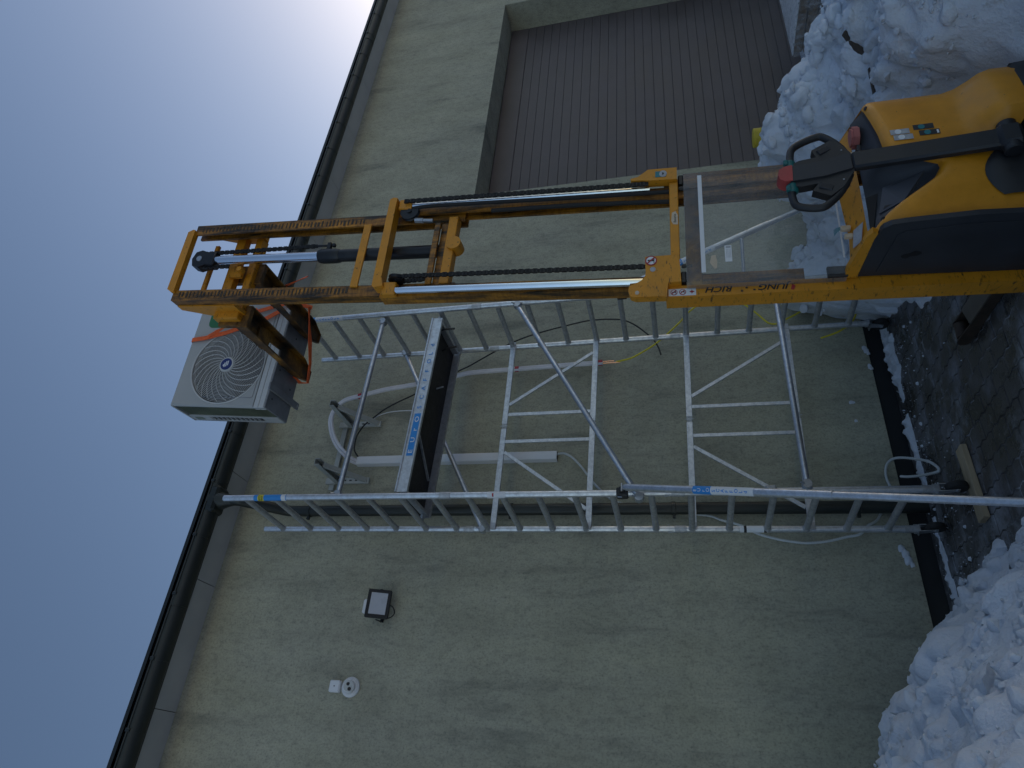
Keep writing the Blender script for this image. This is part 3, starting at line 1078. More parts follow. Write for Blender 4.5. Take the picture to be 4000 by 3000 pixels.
# wall bracket for the outdoor unit
wb = thing('wall_bracket', 'grey steel wall bracket with two triangular arms above the platform', 'bracket', (2.79, 0, 5.2))
mb = MB()
mb.box(2.375, 3.197, -0.034, -0.004, 5.176, 5.228, 0.004)
build(mb, 'rail', 'bracket_paint', wb)
for xa in (2.462, 3.085):
    mb = MB()
    mb.box(xa - .030, xa + .030, -0.060, -0.036, 4.80, 5.26, 0.003)
    up = build(mb, 'upright', 'bracket_paint', wb)
    for k in range(3):
        mb = MB()
        mb.box(xa - .006, xa + .006, -0.0625, -0.0595, 4.92 + k * .06, 4.945 + k * .06)
        build(mb, 'slot', 'ink_black', up)
    mb = MB()
    mb.box(xa - .033, xa - .026, -0.50, -0.062, 5.10, 5.145)
    mb.box(xa + .026, xa + .033, -0.50, -0.062, 5.10, 5.145)
    mb.box(xa - .033, xa + .033, -0.50, -0.062, 5.1455, 5.150)
    build(mb, 'arm', 'bracket_dark', wb)
    mb = MB()
    mb.bar((xa, -0.06, 4.83), (xa, -0.42, 5.105), X, 0.044, 0.03)
    build(mb, 'strut', 'bracket_paint', wb)

# cable trunking
tr = thing('cable_trunking', 'white vertical cable trunking on the wall behind the platform', 'trunking', (2.68, 0, 4))
mb = MB()
mb.prism([(2.632, 0.0), (2.640, -0.055), (2.648, -0.06), (2.712, -0.06), (2.720, -0.055), (2.728, 0.0)], lambda a, b, d: (a, b, d), 2.972, 4.98)
build(mb, 'duct', 'white_pvc', tr)
mb = MB()
mb.prism([(2.638, -0.004), (2.645, -0.053), (2.715, -0.053), (2.722, -0.004)], lambda a, b, d: (a, b, d), 2.9705, 2.9715)
build(mb, 'open_end', 'ink_black', tr)

def cable(name, label, cat, pts, r, mat, n=8, per=6):
    o = thing(name, label, cat, pts[0])
    mb = MB()
    mb.tube(spline(pts, per), r, n)
    c = build(mb, 'sheath', mat, o)
    return o, c

# pair of insulated refrigerant pipes
pp = [(2.665, -.03, 4.97), (2.679, -.09, 5.03), (2.734, -.13, 5.1), (2.809, -.15, 5.175), (2.908, -.15, 5.245), (3.021, -.15, 5.297), (3.110, -.15, 5.320), (3.198, -.15, 5.311),
      (3.279, -.15, 5.263), (3.333, -.15, 5.190), (3.365, -.15, 5.06), (3.397, -.15, 4.923), (3.428, -.15, 4.784), (3.460, -.14, 4.60), (3.50, -.12, 4.40),
      (3.59, -.08, 4.067), (3.619, -.08, 3.92), (3.629, -.08, 3.635), (3.632, -.08, 3.43), (3.640, -.08, 3.1), (3.645, -.08, 2.839), (3.648, -.08, 2.56)]
pl = thing('insulated_pipes', 'pair of white insulated pipes looping from the trunking with red tape', 'pipes', (3.3, 0, 4.5))
sp = spline(pp, 5)
for sgn in (-1, 1):
    off = []
    for i, p in enumerate(sp):
        d = (sp[min(i + 1, len(sp) - 1)] - sp[max(i - 1, 0)]).normalized()
        sd_ = d.cross(Y).normalized()
        off.append(p + sd_ * 0.0145 * sgn + Y * 0.006 * sgn)
    mb = MB()
    mb.tube(off, 0.0155, 10)
    build(mb, 'foam_pipe', 'pipe_foam', pl)
    mb = MB()
    e = off[-1]
    d = (off[-1] - off[-2]).normalized()
    mb.tube([e - d * 0.01, e + d * (0.11 if sgn > 0 else 0.17)], 0.0055, 8)
    build(mb, 'copper_end', 'copper', pl)
def tape(p, d, L):
    mb = MB()
    p, d = V3(p), V3(d).normalized()
    s = d.cross(Y).normalized()
    ring = [(0.032 * math.cos(t), 0.021 * math.sin(t)) for t in [2 * math.pi * i / 14 for i in range(14)]]
    mb.prism(ring, lambda a, b, q: p + s * a + Y * b + d * q, -L / 2, L / 2)
    build(mb, 'red_tape', 'red_tape', pl)
tape((3.366, -.15, 5.05), (0.03, 0, -.14), 0.035)
tape((3.632, -.08, 3.42), (0, 0, -1), 0.04)
tape((3.648, -.08, 2.585), (0, 0, -1), 0.045)

cable('black_cable', 'long thin black cable arching from the trunking across the wall', 'cable',
      [(2.702, -.03, 4.961), (2.756, -.1, 4.996), (2.828, -.1, 5.013), (2.925, -.1, 5.011), (3.022, -.1, 4.973), (3.082, -.1, 4.926), (3.135, -.1, 4.866), (3.225, -.1, 4.765), (3.307, -.1, 4.626), (3.376, -.1, 4.485), (3.5, -.1, 4.27),
       (3.617, -.1, 4.070), (3.692, -.1, 3.923), (3.799, -.1, 3.752), (3.912, -.1, 3.565), (3.991, -.1, 3.395), (4.047, -.1, 3.224), (4.103, -.1, 2.995), (4.152, -.1, 2.759), (4.162, -.1, 2.618), (4.155, -.1, 2.477), (4.132, -.1, 2.357), (4.064, -.1, 2.248), (3.958, -.1, 2.142), (3.857, -.1, 2.064), (3.766, -.1, 2.023), (3.684, -.1, 2.004)],
      0.0075, 'cable_black')
cable('white_cable', 'short thin white cable curving on the wall behind the bracket arm', 'cable',
      [(3.10, -.01, 4.93), (3.145, -.05, 4.890), (3.181, -.05, 4.849), (3.214, -.05, 4.748), (3.225, -.05, 4.631), (3.224, -.05, 4.513), (3.21, -.04, 4.3)], 0.005, 'white_pvc')
cable('yellow_cable', 'bright yellow cable hanging in loops from the copper pipe end to the snow', 'cable',
      [(3.648, -.08, 2.43), (3.649, -.1, 2.359), (3.667, -.1, 2.288), (3.710, -.1, 2.208), (3.812, -.1, 2.057), (3.936, -.1, 1.925), (4.068, -.1, 1.802), (4.147, -.1, 1.745), (4.240, -.1, 1.641), (4.295, -.1, 1.538), (4.313, -.1, 1.439), (4.307, -.1, 1.341), (4.252, -.1, 1.249), (4.172, -.1, 1.161), (4.063, -.1, 1.077), (3.977, -.1, 1.012), (3.954, -.1, 0.960),
       (3.965, -.1, 0.91), (3.993, -.1, 0.863), (4.050, -.1, 0.756), (4.126, -.12, 0.623), (4.157, -.15, 0.559), (4.15, -.2, 0.50), (4.077, -.25, 0.441), (4.050, -.25, 0.350), (3.996, -.25, 0.298), (3.936, -.25, 0.287), (3.856, -.25, 0.309), (3.786, -.25, 0.359), (3.735, -.25, 0.426), (3.696, -.25, 0.500), (3.655, -.25, 0.617)],
      0.0085, 'cable_yellow')
# corrugated drain hose
ho = thing('drain_hose', 'grey-white corrugated drain hose running from the trunking down to the ground', 'hose', (2.7, 0, 2.97))
hp = spline([(2.69, -.03, 2.985), (2.700, -.04, 2.94), (2.690, -.05, 2.89), (2.648, -.05, 2.825), (2.563, -.05, 2.747), (2.476, -.04, 2.682), (2.363, -.03, 2.593), (2.24, -.018, 2.45), (2.17, -.018, 2.2), (2.13, -.018, 1.9),
             (2.096, -.03, 1.669), (2.052, -.05, 1.577), (2.000, -.05, 1.416), (1.935, -.05, 1.303), (1.893, -.05, 1.169), (1.868, -.05, 1.035), (1.861, -.05, 0.935), (1.876, -.05, 0.800), (1.910, -.05, 0.662), (1.933, -.05, 0.561),
             (2.003, -.05, 0.488), (2.06, -.02, 0.41), (2.14, -.018, 0.36), (2.22, -.03, 0.30), (2.30, -.06, 0.285)], 14)
mb = MB()
rs = [0.0098 + (0.0014 if i % 2 else -0.0006) for i in range(len(hp))]
mb.tube(hp, rs, 10)
build(mb, 'hose', 'conduit_grey', ho)
hp = spline([(2.30, -.05, 0.27), (2.41, -.04, 0.285), (2.50, -.05, 0.27), (2.545, -.07, 0.23), (2.53, -.14, 0.185), (2.45, -.28, 0.12), (2.36, -.42, 0.085), (2.27, -.52, 0.076), (2.235, -.53, .076), (2.26, -.44, 0.078), (2.33, -.24, 0.10), (2.37, -.13, 0.15), (2.40, -.07, 0.19)], 14)
mb = MB()
mb.tube(hp, [0.0098 + (0.0014 if i % 2 else -0.0006) for i in range(len(hp))], 10)
build(mb, 'hose', 'conduit_grey', ho)

# ================================================================ SCAFFOLD TOWER
sc = thing('scaffold_tower', 'tall aluminium rolling scaffold tower with ladder ends and one platform', 'scaffold', (2.82, -0.63, GZ))
PR = 0.0254
XL, XR, YB, YF = 1.895, 3.745, -0.30, -0.96
posts = {}
for key, x, y, z0, z1 in (('BL', XL - .012, YB, .26, 5.605), ('FL', XL + .018, YF, .30, 5.605), ('BR', XR, YB, .26, 5.50), ('FR', XR + .008, YF, .26, 5.49)):
    mb = MB()
    mb.tube([(x, y, z0), (x, y, z1)], PR, 16)
    posts[key] = build(mb, 'post', 'aluminium', sc)
    for zc in ((1.90, 3.64) if key[1] == 'L' else (1.86, 3.60)):
        mb = MB()
        mb.lathe([(PR + .001, -.045), (PR + .0035, -.043), (PR + .0035, .043), (PR + .001, .045)], (x, y, zc), Z, 16)
        mb.tube([(x - .035, y - .01, zc + .09), (x + .035, y - .012, zc + .09)], 0.003, 6)
        mb.tube([(x - .035, y - .01, zc + .09), (x - .037, y - .04, zc + .05), (x - .03, y - .045, zc + .03)], 0.002, 5)
        build(mb, 'coupling', 'aluminium_dull', posts[key])
    # caster
    ztop = z0
    zg = GZ + (0.04 if key == 'FL' else 0.0)
    rw = 0.066
    sw = -0.035 if key[1] == 'L' else 0.02
    mb = MB()
    mb.lathe([(PR + .002, .06), (PR + .002, -.005), (0.034, -.006), (0.034, -.03), (0.028, -.034)], (x, y, ztop), Z, 16)
    cs = build(mb, 'caster', 'aluminium_dull', sc)
    mb = MB()
    for s in (-1, 1):
        mb.prism([(-.03, ztop - .03), (.032, ztop - .03), (sw + .02, zg + rw - .016), (sw - .016, zg + rw - .014)], lambda a, b, d, s=s: (x + s * 0.024 + d, y + a, b), -.002, .002)
    mb.box(x - .026, x + .026, y - .03, y + .032, ztop - .04, ztop - .03)
    build(mb, 'caster_fork', 'galvanised', cs)
    mb = MB()
    mb.lathe([(0.04, -.02), (rw - .004, -.019), (rw, -.012), (rw, .012), (rw - .004, .019), (0.04, .02)], (x, y + sw, zg + rw), X, 26)
    build(mb, 'wheel', 'rubber', cs)
    mb = MB()
    mb.lathe([(0.012, -.034), (0.012, .034)], (x, y + sw, zg + rw), X, 10)
    build(mb, 'axle', 'galvanised', cs)
    mb = MB()
    mb.box(x - .02, x + .02, y + .035, y + .085, ztop - .055, ztop - .045, .003)
    build(mb, 'brake_lever', 'galvanised', cs)
for side, x, zt_, dz, nn in (('L', XL, 5.406, 0.2765, 19), ('R', XR, 5.335, 0.2747, 19)):
    mb = MB()
    yo = 0.006
    xb, xf = (x - .012, x + .018) if side == 'L' else (x, x + .008)
    mb.tube([(xb, YB - PR + yo, zt_), (xf, YF + PR - yo, zt_)], 0.0238, 14, True)
    mb.lathe([(0.030, 0), (0.0255, 0.012)], (xb, YB - PR + .004, zt_), (0, -1, 0), 14)
    r0 = build(mb, 'rung', 'aluminium_dull', sc)
    for k in range(1, nn):
        inst(r0, 'rung', sc, (0, 0, -dz * k))

def tubebrace(a, b, r=0.0225, mat='aluminium', name='brace_tube'):
    mb = MB()
    a, b = V3(a), V3(b)
    d = (b - a).normalized()
    mb.tube([a + d * .03, a + d * .05, b - d * .05, b - d * .03], [r * .7, r, r, r * .7], 14)
    o = build(mb, name, mat, sc)
    for p, s in ((a, 1), (b, -1)):
        mb = MB()
        mb.lathe([(0.031, -.028), (0.034, -.02), (0.034, .02), (0.031, .028)], p, Y, 14)
        mb.obox(p + d * s * .02, (d, Y, d.cross(Y)), (.03, .012, .02), .004)
        mb.tube([p + Y * -.03 + Z * .02, p + Y * -.045 + Z * .045], 0.006, 6)
        build(mb, 'clamp_head', 'galvanised', o)
    return o
YFF, YBB = YF - 0.03, YB - 0.03
tubebrace((XL + .05, YF + .03, 4.575), (XR - .06, YF + .03, 4.525))
tubebrace((XL - .03, YFF, 2.17), (XR - .04, YFF, 3.21))
tubebrace((XL - .02, YB - .02, 3.516), (XR, YB - .02, 4.548))
tubebrace((XL + .05, YFF, 1.052), (XR - .11, YFF, 1.067))

# platform
xa, xb = 1.965, 3.685
pz = lambda x: 4.085 + (x - xa) / (xb - xa) * (4.035 - 4.085)
mb = MB()
ptl = lambda a, b, d: (d, a, b + pz(d) - 4.085)
# front side rail: a C-section with lips, 100 mm deep
mb.prism([(-.925, 3.985), (-.925, 4.085), (-.905, 4.085), (-.905, 4.079), (-.919, 4.079), (-.919, 3.991), (-.895, 3.991), (-.895, 3.985)], ptl, xa, xb)
plat = build(mb, 'platform', 'aluminium_flat', sc, smooth=False)
mb = MB()
mb.prism([(-.925, 4.0845), (-.937, 4.0845), (-.937, 4.073), (-.925, 4.073)], ptl, xa, xb)
build(mb, 'rail_lip', 'aluminium', plat, smooth=False)
mb = MB()
mb.prism([(-.345, 3.985), (-.345, 4.085), (-.351, 4.085), (-.351, 3.991), (-.375, 3.991), (-.375, 3.985)], ptl, xa, xb)
build(mb, 'side_rail', 'aluminium_dull', plat, smooth=False)
mb = MB()
mb.prism([(-.9185, 4.058), (-.9185, 4.067), (-.3515, 4.067), (-.3515, 4.058)], ptl, xa + .002, xb - .002)
build(mb, 'deck_board', 'deck_ply', plat, smooth=False)
for x in (xa + .02, xb - .02):
    mb = MB()
    mb.prism([(-.895, 4.0), (-.895, 4.056), (-.376, 4.056), (-.376, 4.0)], ptl, x - .012, x + .012)
    build(mb, 'cross_member', 'aluminium_dull', plat, smooth=False)
    for y in (-.86, -.41):
        mb = MB()
        s = -1 if x < 2.5 else 1
        mb.box(x + s * .014, x + s * .075, y - .02, y + .02, pz(x) - .06, pz(x) - .035, .004)
        build(mb, 'hook', 'galvanised', plat)
mb = MB()
mb.bar((2.29, -.40, pz(2.29) - .036), (2.62, -.88, pz(2.62) - .036), Z, 0.02, 0.012)
build(mb, 'stiffener', 'aluminium_dull', plat)
mb = MB()
mb.tube([(3.12, -.60, 4.02), (3.13, -.60, 3.985), (3.15, -.58, 3.965)], 0.007, 8)
mb.box(3.10, 3.14, -.62, -.58, 4.03, 4.045, .003)
build(mb, 'hatch_latch', 'galvanised', plat)
for (x, y, L_) in ((3.60, -.80, .16), (3.52, -.62, .13)):
    mb = MB()
    mb.tube(spline([(x, y, 4.03), (x + .01, y - .03, 3.97), (x + .02, y - .03, 3.93), (x + .03, y - .02, 4.0 - L_)], 4), 0.009, 8)
    build(mb, 'hatch_strap', 'cable_black', plat)
# lettering on the front rail
yy = -.9262
def rail_pt(x, v):
    return Vector((x, yy, pz(x) - 0.1 + v))
mb = MB()
mb.add([rail_pt(2.28, .014), rail_pt(2.675, .014), rail_pt(2.675, .07), rail_pt(2.28, .07)], [(0, 1, 2, 3)])
build(mb, 'blue_label', 'label_blue', plat, fix=False, smooth=False)
sl = Vector((1, 0, (4.035 - 4.085) / (xb - xa))).normalized()
x, lm = 2.30, MB()
for ch, wd in zip('EUrO', (.10, .105, .085, .10)):
    o = rail_pt(x, .024)
    o.y -= .0008
    text(ch, 0.052, o, sl, Z, 'label_white', plat, squash=1.35, bold=0.012, into=lm)
    x += wd
build(lm, 'lettering', 'label_white', plat, smooth=False, fix=False)
x, lm = 2.72, MB()
for ch in 'SCAFFOLd':
    o = rail_pt(x, .024)
    o.y -= .0008
    text(ch, 0.052, o, sl, Z, 'label_blue', plat, squash=1.2, bold=0.008, into=lm)
    x += .092
build(lm, 'lettering', 'label_blue', plat, smooth=False, fix=False)

# folding guard frames hooked on the rear posts
def guard(zt0, zb0, zt1, zb1, drop_l, drop_r):
    y = YB - 0.028
    zt_ = lambda x: zt0 + (zt1 - zt0) * (x - XL) / (XR - XL)
    zb_ = lambda x: zb0 + (zb1 - zb0) * (x - XL) / (XR - XL)
    fr = None
    for f in (zt_, zb_):
        mb = MB()
        for x0, x1 in ((XL, 2.815), (2.87, XR)):
            mb.bar((x0, y, f(x0)), (x1, y, f(x1)), Z, 0.05, 0.022, 0.002)
        if fr is None:
            fr = build(mb, 'guard_frame', 'aluminium_flat', sc)
            o = fr
        else:
            o = build(mb, 'lower_rail', 'aluminium_flat', fr)
        mb = MB()
        mb.bar((2.80, y + .002, f(2.80)), (2.885, y + .002, f(2.885)), Z, 0.044, 0.014, 0.001)
        mb.tube([(2.84, y - .02, f(2.84) + .035), (2.84, y - .02, f(2.84) - .035)], 0.004, 6)
        build(mb, 'hinge', 'aluminium_dull', fr)
        for x in (XL, XR):
            mb = MB()
            mb.lathe([(PR + .004, -.024), (PR + .006, -.02), (PR + .006, .02), (PR + .004, .024)], (x, YB, f(x)), Z, 14)
            mb.bar((x - .03, y - .008, f(x)), (x + .03, y - .008, f(x)), Z, .046, .012, .002)
            build(mb, 'post_hook', 'galvanised', fr)
    for (x0, x1, a, b) in ((2.967, 2.967, 0, 0), (2.688, 2.688, 0, 0), (3.07, 3.60, 0, 0), (2.585, 2.045, 0, 0)):
        mb = MB()
        d = (Vector((x1, 0, zb_(x1))) - Vector((x0, 0, zt_(x0)))).normalized()
        mb.bar((x0, y, zt_(x0) - .025), (x1, y, zb_(x1) + .025), Vector((d.z, 0, -d.x)), 0.03, 0.016, 0.001)
        build(mb, 'strut', 'aluminium_flat', fr)
    return fr
guard(3.425, 2.624, 3.405, 2.594, 0, 0)
guard(1.80, 0.945, 1.766, 0.905, 0, 0)

# outriggers
def outrigger(top, foot, mid_post, label):
    top, foot = V3(top), V3(foot)
    d = (foot - top).normalized()
    Lg = (foot - top).length
    j = top + d * (Lg * 0.56)
    mb = MB()
    mb.tube([top + d * .02, top + d * .05, j], [PR * .75, PR * 1.02, PR * 1.02], 16)
    o = build(mb, 'outrigger', 'aluminium', sc)
    mb = MB()
    mb.tube([j - d * .05, foot], PR * .86, 16)
    build(mb, 'inner_tube', 'aluminium', o)
    mb = MB()
    mb.lathe([(0.05, 0.0), (0.052, .02), (0.03, .05), (.02, .06)], (foot.x, foot.y, GZ - .002), Z, 18)
    build(mb, 'foot', 'rubber', o)
    mb = MB()
    px = Vector((mid_post[0], mid_post[1], top.z))
    mb.obox(px, (X, Y, Z), (.034, .036, .042), .008)
    mb.obox((px + top) / 2, (X, Y, Z), (.02, .03, .02), .006)
    build(mb, 'clamp', 'black_plastic', o)
    mb = MB()
    mb.tube([px + Vector((-.04, -.03, .03)), px + Vector((-.05, -.05, .0))], .005, 6)
    mb.tube([top - Vector((.03, 0, 0)), top + Vector((.03, 0, 0))], .007, 6)
    build(mb, 'bolt', 'galvanised', o)
    # lower link back to the post
    lk = top + d * (Lg * 0.46)
    pl_ = Vector((mid_post[0], mid_post[1], lk.z - .0))
    mb = MB()
    mb.tube([lk, pl_], .014, 10)
    mb.obox(pl_, (X, Y, Z), (.034, .036, .036), .008)
    build(mb, 'link', 'black_plastic' if False else 'galvanised', o)
    return o, d, top
og, d, top = outrigger((1.935, -1.02, 2.29), (1.249, -2.333, GZ + .04), (XL + .018, YF), '')
d = (Vector((1.249, -2.333, GZ + .04)) - Vector((1.935, -1.02, 2.29))).normalized()
def tube_label(center, axis, r, L, face, mat, parent, name='label_band', half=1.35):
    """label wrapped round the visible side of a tube"""
    a = V3(axis).normalized()
    f = V3(face)
    f = (f - a * f.dot(a)).normalized()
    s = a.cross(f)
    rows = [[V3(center) + a * h + (f * math.cos(t) + s * math.sin(t)) * r for t in np.linspace(-half, half, 11)] for h in (-L / 2, L / 2)]
    mb = MB()
    mb.grid(rows)
    return build(mb, name, mat, parent, fix=False)
def stack_text(body, center, axis, face, size, mat, parent, r, pitch):
    """letters one below the other down a post"""
    a = V3(axis).normalized()
    f = V3(face)
    f = (f - a * f.dot(a)).normalized()
    s = (-a).cross(f)        # letter 'right' when seen from outside with axis pointing down
    lm = MB()
    for i, ch in enumerate(body):
        o = V3(center) + a * (i * pitch) + f * (r + .0006) - s * size * .33
        text(ch, size, o, s, -a, mat, parent, bold=.012, into=lm)
    build(lm, 'lettering', mat, parent, smooth=False, fix=False)
camp = Vector((0, -5.5, 1.86))
def band_and_text(p, axis, parent, Lb=0.42, r=PR, up_first=True):
    p, a = V3(p), V3(axis).normalized()
    face = camp - p
    tube_label(p + a * Lb * .5, a, r + .0008, Lb, face, 'label_white', parent)
    tube_label(p + a * .065, a, r + .0014, .13, face, 'label_blue', parent)
    stack_text('EUrO', p + a * .03, a, face, .032, 'label_white', parent, r + .0014, .031)
    stack_text('SCAFFOLd', p + a * .165, a, face, .032, 'label_blue', parent, r + .0009, .031)
P0 = Vector((1.935, -1.02, 2.29))
band_and_text(P0 + d * 0.60, d, og, r=PR * 1.02)
og2, d2, _ = outrigger((3.77, -1.02, 2.29), (4.56, -1.27, GZ + .04), (XR + .008, YF), '')
d2 = (Vector((4.56, -1.27, GZ + .04)) - Vector((3.77, -1.02, 2.29))).normalized()
band_and_text(Vector((3.77, -1.02, 2.29)) + d2 * 0.42, d2, og2, r=PR * 1.02)
band_and_text((XR + .008, YF, 5.36), (0, 0, -1), posts['FR'], Lb=.42)
# safety label on the front left post
pc = Vector((XL + .018, YF, 5.16))
tube_label(pc, Z, PR + .0008, .30, camp - pc, 'label_blue', posts['FL'])
tube_label(pc + Z * .085, Z, PR + .0014, .055, camp - pc, 'label_yellow', posts['FL'])
fd = (camp - pc)
fd.z = 0
fd.normalize()
sd2 = Z.cross(fd)
text('SAFETY', .019, pc + Z * .088 + fd * (PR + .002) - sd2 * .028, sd2, Z, 'ink_black', posts['FL'], squash=.8, bold=.02)
text('FIRST', .022, pc + Z * .064 + fd * (PR + .002) - sd2 * .025, sd2, Z, 'ink_black', posts['FL'], squash=.8, bold=.02)
tube_label(pc - Z * .125, Z, PR + .0014, .04, camp - pc, 'label_white', posts['FL'])
pc = Vector((XL + .018, YF, 3.23))
tube_label(pc, Z, PR + .0008, .14, camp - pc, 'label_white', posts['FL'])
tube_label(pc + Z * .025, Z, PR + .0014, .012, camp - pc, 'sign_red', posts['FL'], half=.5)
pc = Vector((XL - .012, YB, 1.36))
tube_label(pc, Z, PR + .0008, .20, camp - pc, 'label_white', posts['BL'])
for dz in (-.085, .06):
    tube_label(pc + Z * dz, Z, PR + .0014, .02, camp - pc, 'ink_black', posts['BL'])

# ================================================================ PALLET STACKER
SA = R(84.0)
SO = Vector((2.835, -2.5, 0.0))
Sh = Vector((math.cos(SA), math.sin(SA), 0))
Sr = Vector((math.sin(SA), -math.cos(SA), 0))
def Lx(z):
    # the truck leans to its right on the icy ground and the raised mast bends further
    return .040 * min(z, 1.9) + (.066 * (min(z, 3.7) - 1.9) if z > 1.9 else 0) + (.076 * (z - 3.7) if z > 3.7 else 0)
def dLx(z):
    return .04 if z < 1.9 else .066 if z < 3.7 else .076
def SW(s, t, z):
    """truck coordinates (right, forwards, up) -> world"""
    k = min(1.0, max(0.0, z) / 0.6)
    p = SO + Sr * (s + Lx(max(z, 0))) + Sh * t
    return (p.x, p.y, z - dLx(z) * s * .6 * k)
tk = thing('pallet_stacker', 'yellow pedestrian pallet stacker with raised mast and black tiller', 'stacker', (SO.x, SO.y, GZ))
def sb(mb, name, mat, parent=None, smooth=True, fix=True, angle=35):
    return build(mb, name, mat, parent or tk, warp=SW, smooth=smooth, fix=fix, angle=angle)
def zsteps(z0, z1, n=8):
    br = [b for b in (1.9, 3.7) if z0 < b < z1]
    return sorted(set([z0, z1] + br))
def channel(sgn, s0, s1, t0, t1, web, fl, z0, z1):
    """C-section open towards the middle of the truck; s0 inner, s1 outer"""
    P = [(s0, t0), (s1, t0), (s1, t1), (s0, t1), (s0, t1 - fl), (s1 - web, t1 - fl), (s1 - web, t0 + fl), (s0, t0 + fl)]
    mb = MB()
    mb.prism([(sgn * a, b) for a, b in P], lambda a, b, d: (a, b, d), z0, z1, zsteps(z0, z1))
    return mb
# --- outer mast
for sg in (-1, 1):
    orail = sb(channel(sg, .375 if sg < 0 else .335, .45 if sg < 0 else .41, .0, .115, .014, .014, .10, 1.89), 'outer_rail', 'yellow_worn' if sg < 0 else 'greasy_rail', smooth=False)  # right rail's darker colour stands for its shade as well as grease
    if sg < 0:
        left_rail = orail
# --- brackets and crossbar at the outer mast top
mb = MB()
arc = [(-.40 + .055 * math.cos(a), 2.03 + .0 + .05 * math.sin(a)) for a in np.linspace(0.2, 1.5, 5)]
poly = [(-.475, 1.885), (-.475, 2.05), (-.462, 2.078), (-.43, 2.09), (-.395, 2.088), (-.378, 2.05), (-.355, 2.015), (-.325, 1.997), (-.30, 1.995), (-.195, 2.0), (-.19, 1.81), (-.375, 1.803), (-.378, 1.875)]
mb.prism(poly, lambda a, b, d: (a, d, b), -.045, .0)
brL = sb(mb, 'mast_bracket', 'yellow_worn', smooth=False)
mb = MB()
mb.box(-.472, -.40, -.049, -.046, 1.895, 2.06)
sb(mb, 'wear_pad', 'yellow_worn', brL)
mb = MB()
poly = [(.36, 1.81), (.365, 1.99), (.37, 2.02), (.372, 2.09), (.388, 2.095), (.40, 2.05), (.43, 2.015), (.452, 1.99), (.452, 1.81)]
mb.prism(poly, lambda a, b, d: (a, d, b), -.06, .0)
brR = sb(mb, 'mast_bracket', 'yellow_paint', smooth=False)
mb = MB()
mb.box(-.188, .358, -.038, .012, 1.806, 1.858, .004)
sb(mb, 'crossbar', 'yellow_paint')
mb = MB()
mb.box(-.372, .332, .012, .05, 1.685, 1.772, .004)
sb(mb, 'crossbar', 'yellow_fork')
# --- middle stage
for sg in (-1, 1):
    sb(channel(sg, .288, .372, .022, .112, .016, .016, 1.15, 3.69), 'middle_rail', 'greasy_rail', smooth=False)
mb = MB()
mb.prism([(-.345, 3.70), (-.33, 3.715), (.37, 3.722), (.385, 3.70), (.378, 3.665), (.35, 3.668), (-.27, 3.66), (-.335, 3.64)], lambda a, b, d: (a, d, b), -.055, .02)
sb(mb, 'crossbar', 'yellow_paint', smooth=False)
for (a, b) in ((-.385, -.29), (.30, .385)):
    mb = MB()
    mb.box(a, b, -.03, .02, 3.56, 3.66, .006)
    sb(mb, 'pulley_mount', 'yellow_worn')
for s_, r in ((-.262, .052), (.285, .066)):
    mb = MB()
    mb.lathe([(r, -.012), (r * .82, -.004), (r * .82, .004), (r, .012)], (s_, -.01, 3.575), (0, 1, .0) if s_ > 0 else (1, 0, 0), 22)
    mb.lathe([(.016, -.02), (.016, .02)], (s_, -.01, 3.575), (0, 1, 0) if s_ > 0 else (1, 0, 0), 12)
    sb(mb, 'chain_pulley', 'black_steel')
# --- inner stage
for sg in (-1, 1):
    sb(channel(sg, .25, .335, .062, .142, .016, .016, 3.20, 5.37), 'inner_rail', 'greasy_rail', smooth=False)
    mb = MB()
    for k in range(46):
        zz = 3.95 + k * .03 + random.uniform(-.004, .004)
        a_, b_ = .266 + random.uniform(-.006, .008), .312 + random.uniform(-.008, .006)
        mb.box(sg * a_, sg * b_, .0600, .0614, zz, zz + random.uniform(.008, .018))
    ribs = sb(mb, 'roller_marks', 'greasy_dark', smooth=False)
    ribs['kind'] = 'stuff'
mb = MB()
mb.prism([(-.275, 5.375), (-.25, 5.415), (.265, 5.42), (.285, 5.38), (.28, 5.362), (-.27, 5.352)], lambda a, b, d: (a, d, b), .04, .085)
sb(mb, 'crossbar', 'yellow_paint', smooth=False)
mb = MB()
mb.box(-.25, .25, .20, .225, 5.25, 5.285, .003)
sb(mb, 'crossbar', 'yellow_paint')
mb = MB()
mb.box(-.268, .25, .046, .06, 3.882, 3.938, .002)
sb(mb, 'crossbar', 'yellow_paint')
mb = MB()
mb.box(-.275, .26, .03, .10, 3.235, 3.30, .004)
cb = sb(mb, 'crossbar', 'yellow_paint')
mb = MB()
mb.box(-.29, .20, .01, .03, 3.345, 3.385, .003)
mb.box(-.29, .22, .05, .06, 3.30, 3.35)
sb(mb, 'crossbar', 'greasy_rail')
mb = MB()
mb.lathe([(.05, -.06), (.05, .03)], (.03, .07, 3.235), (0, 1, 0), 20)
sb(mb, 'cylinder_foot', 'yellow_paint', cb)
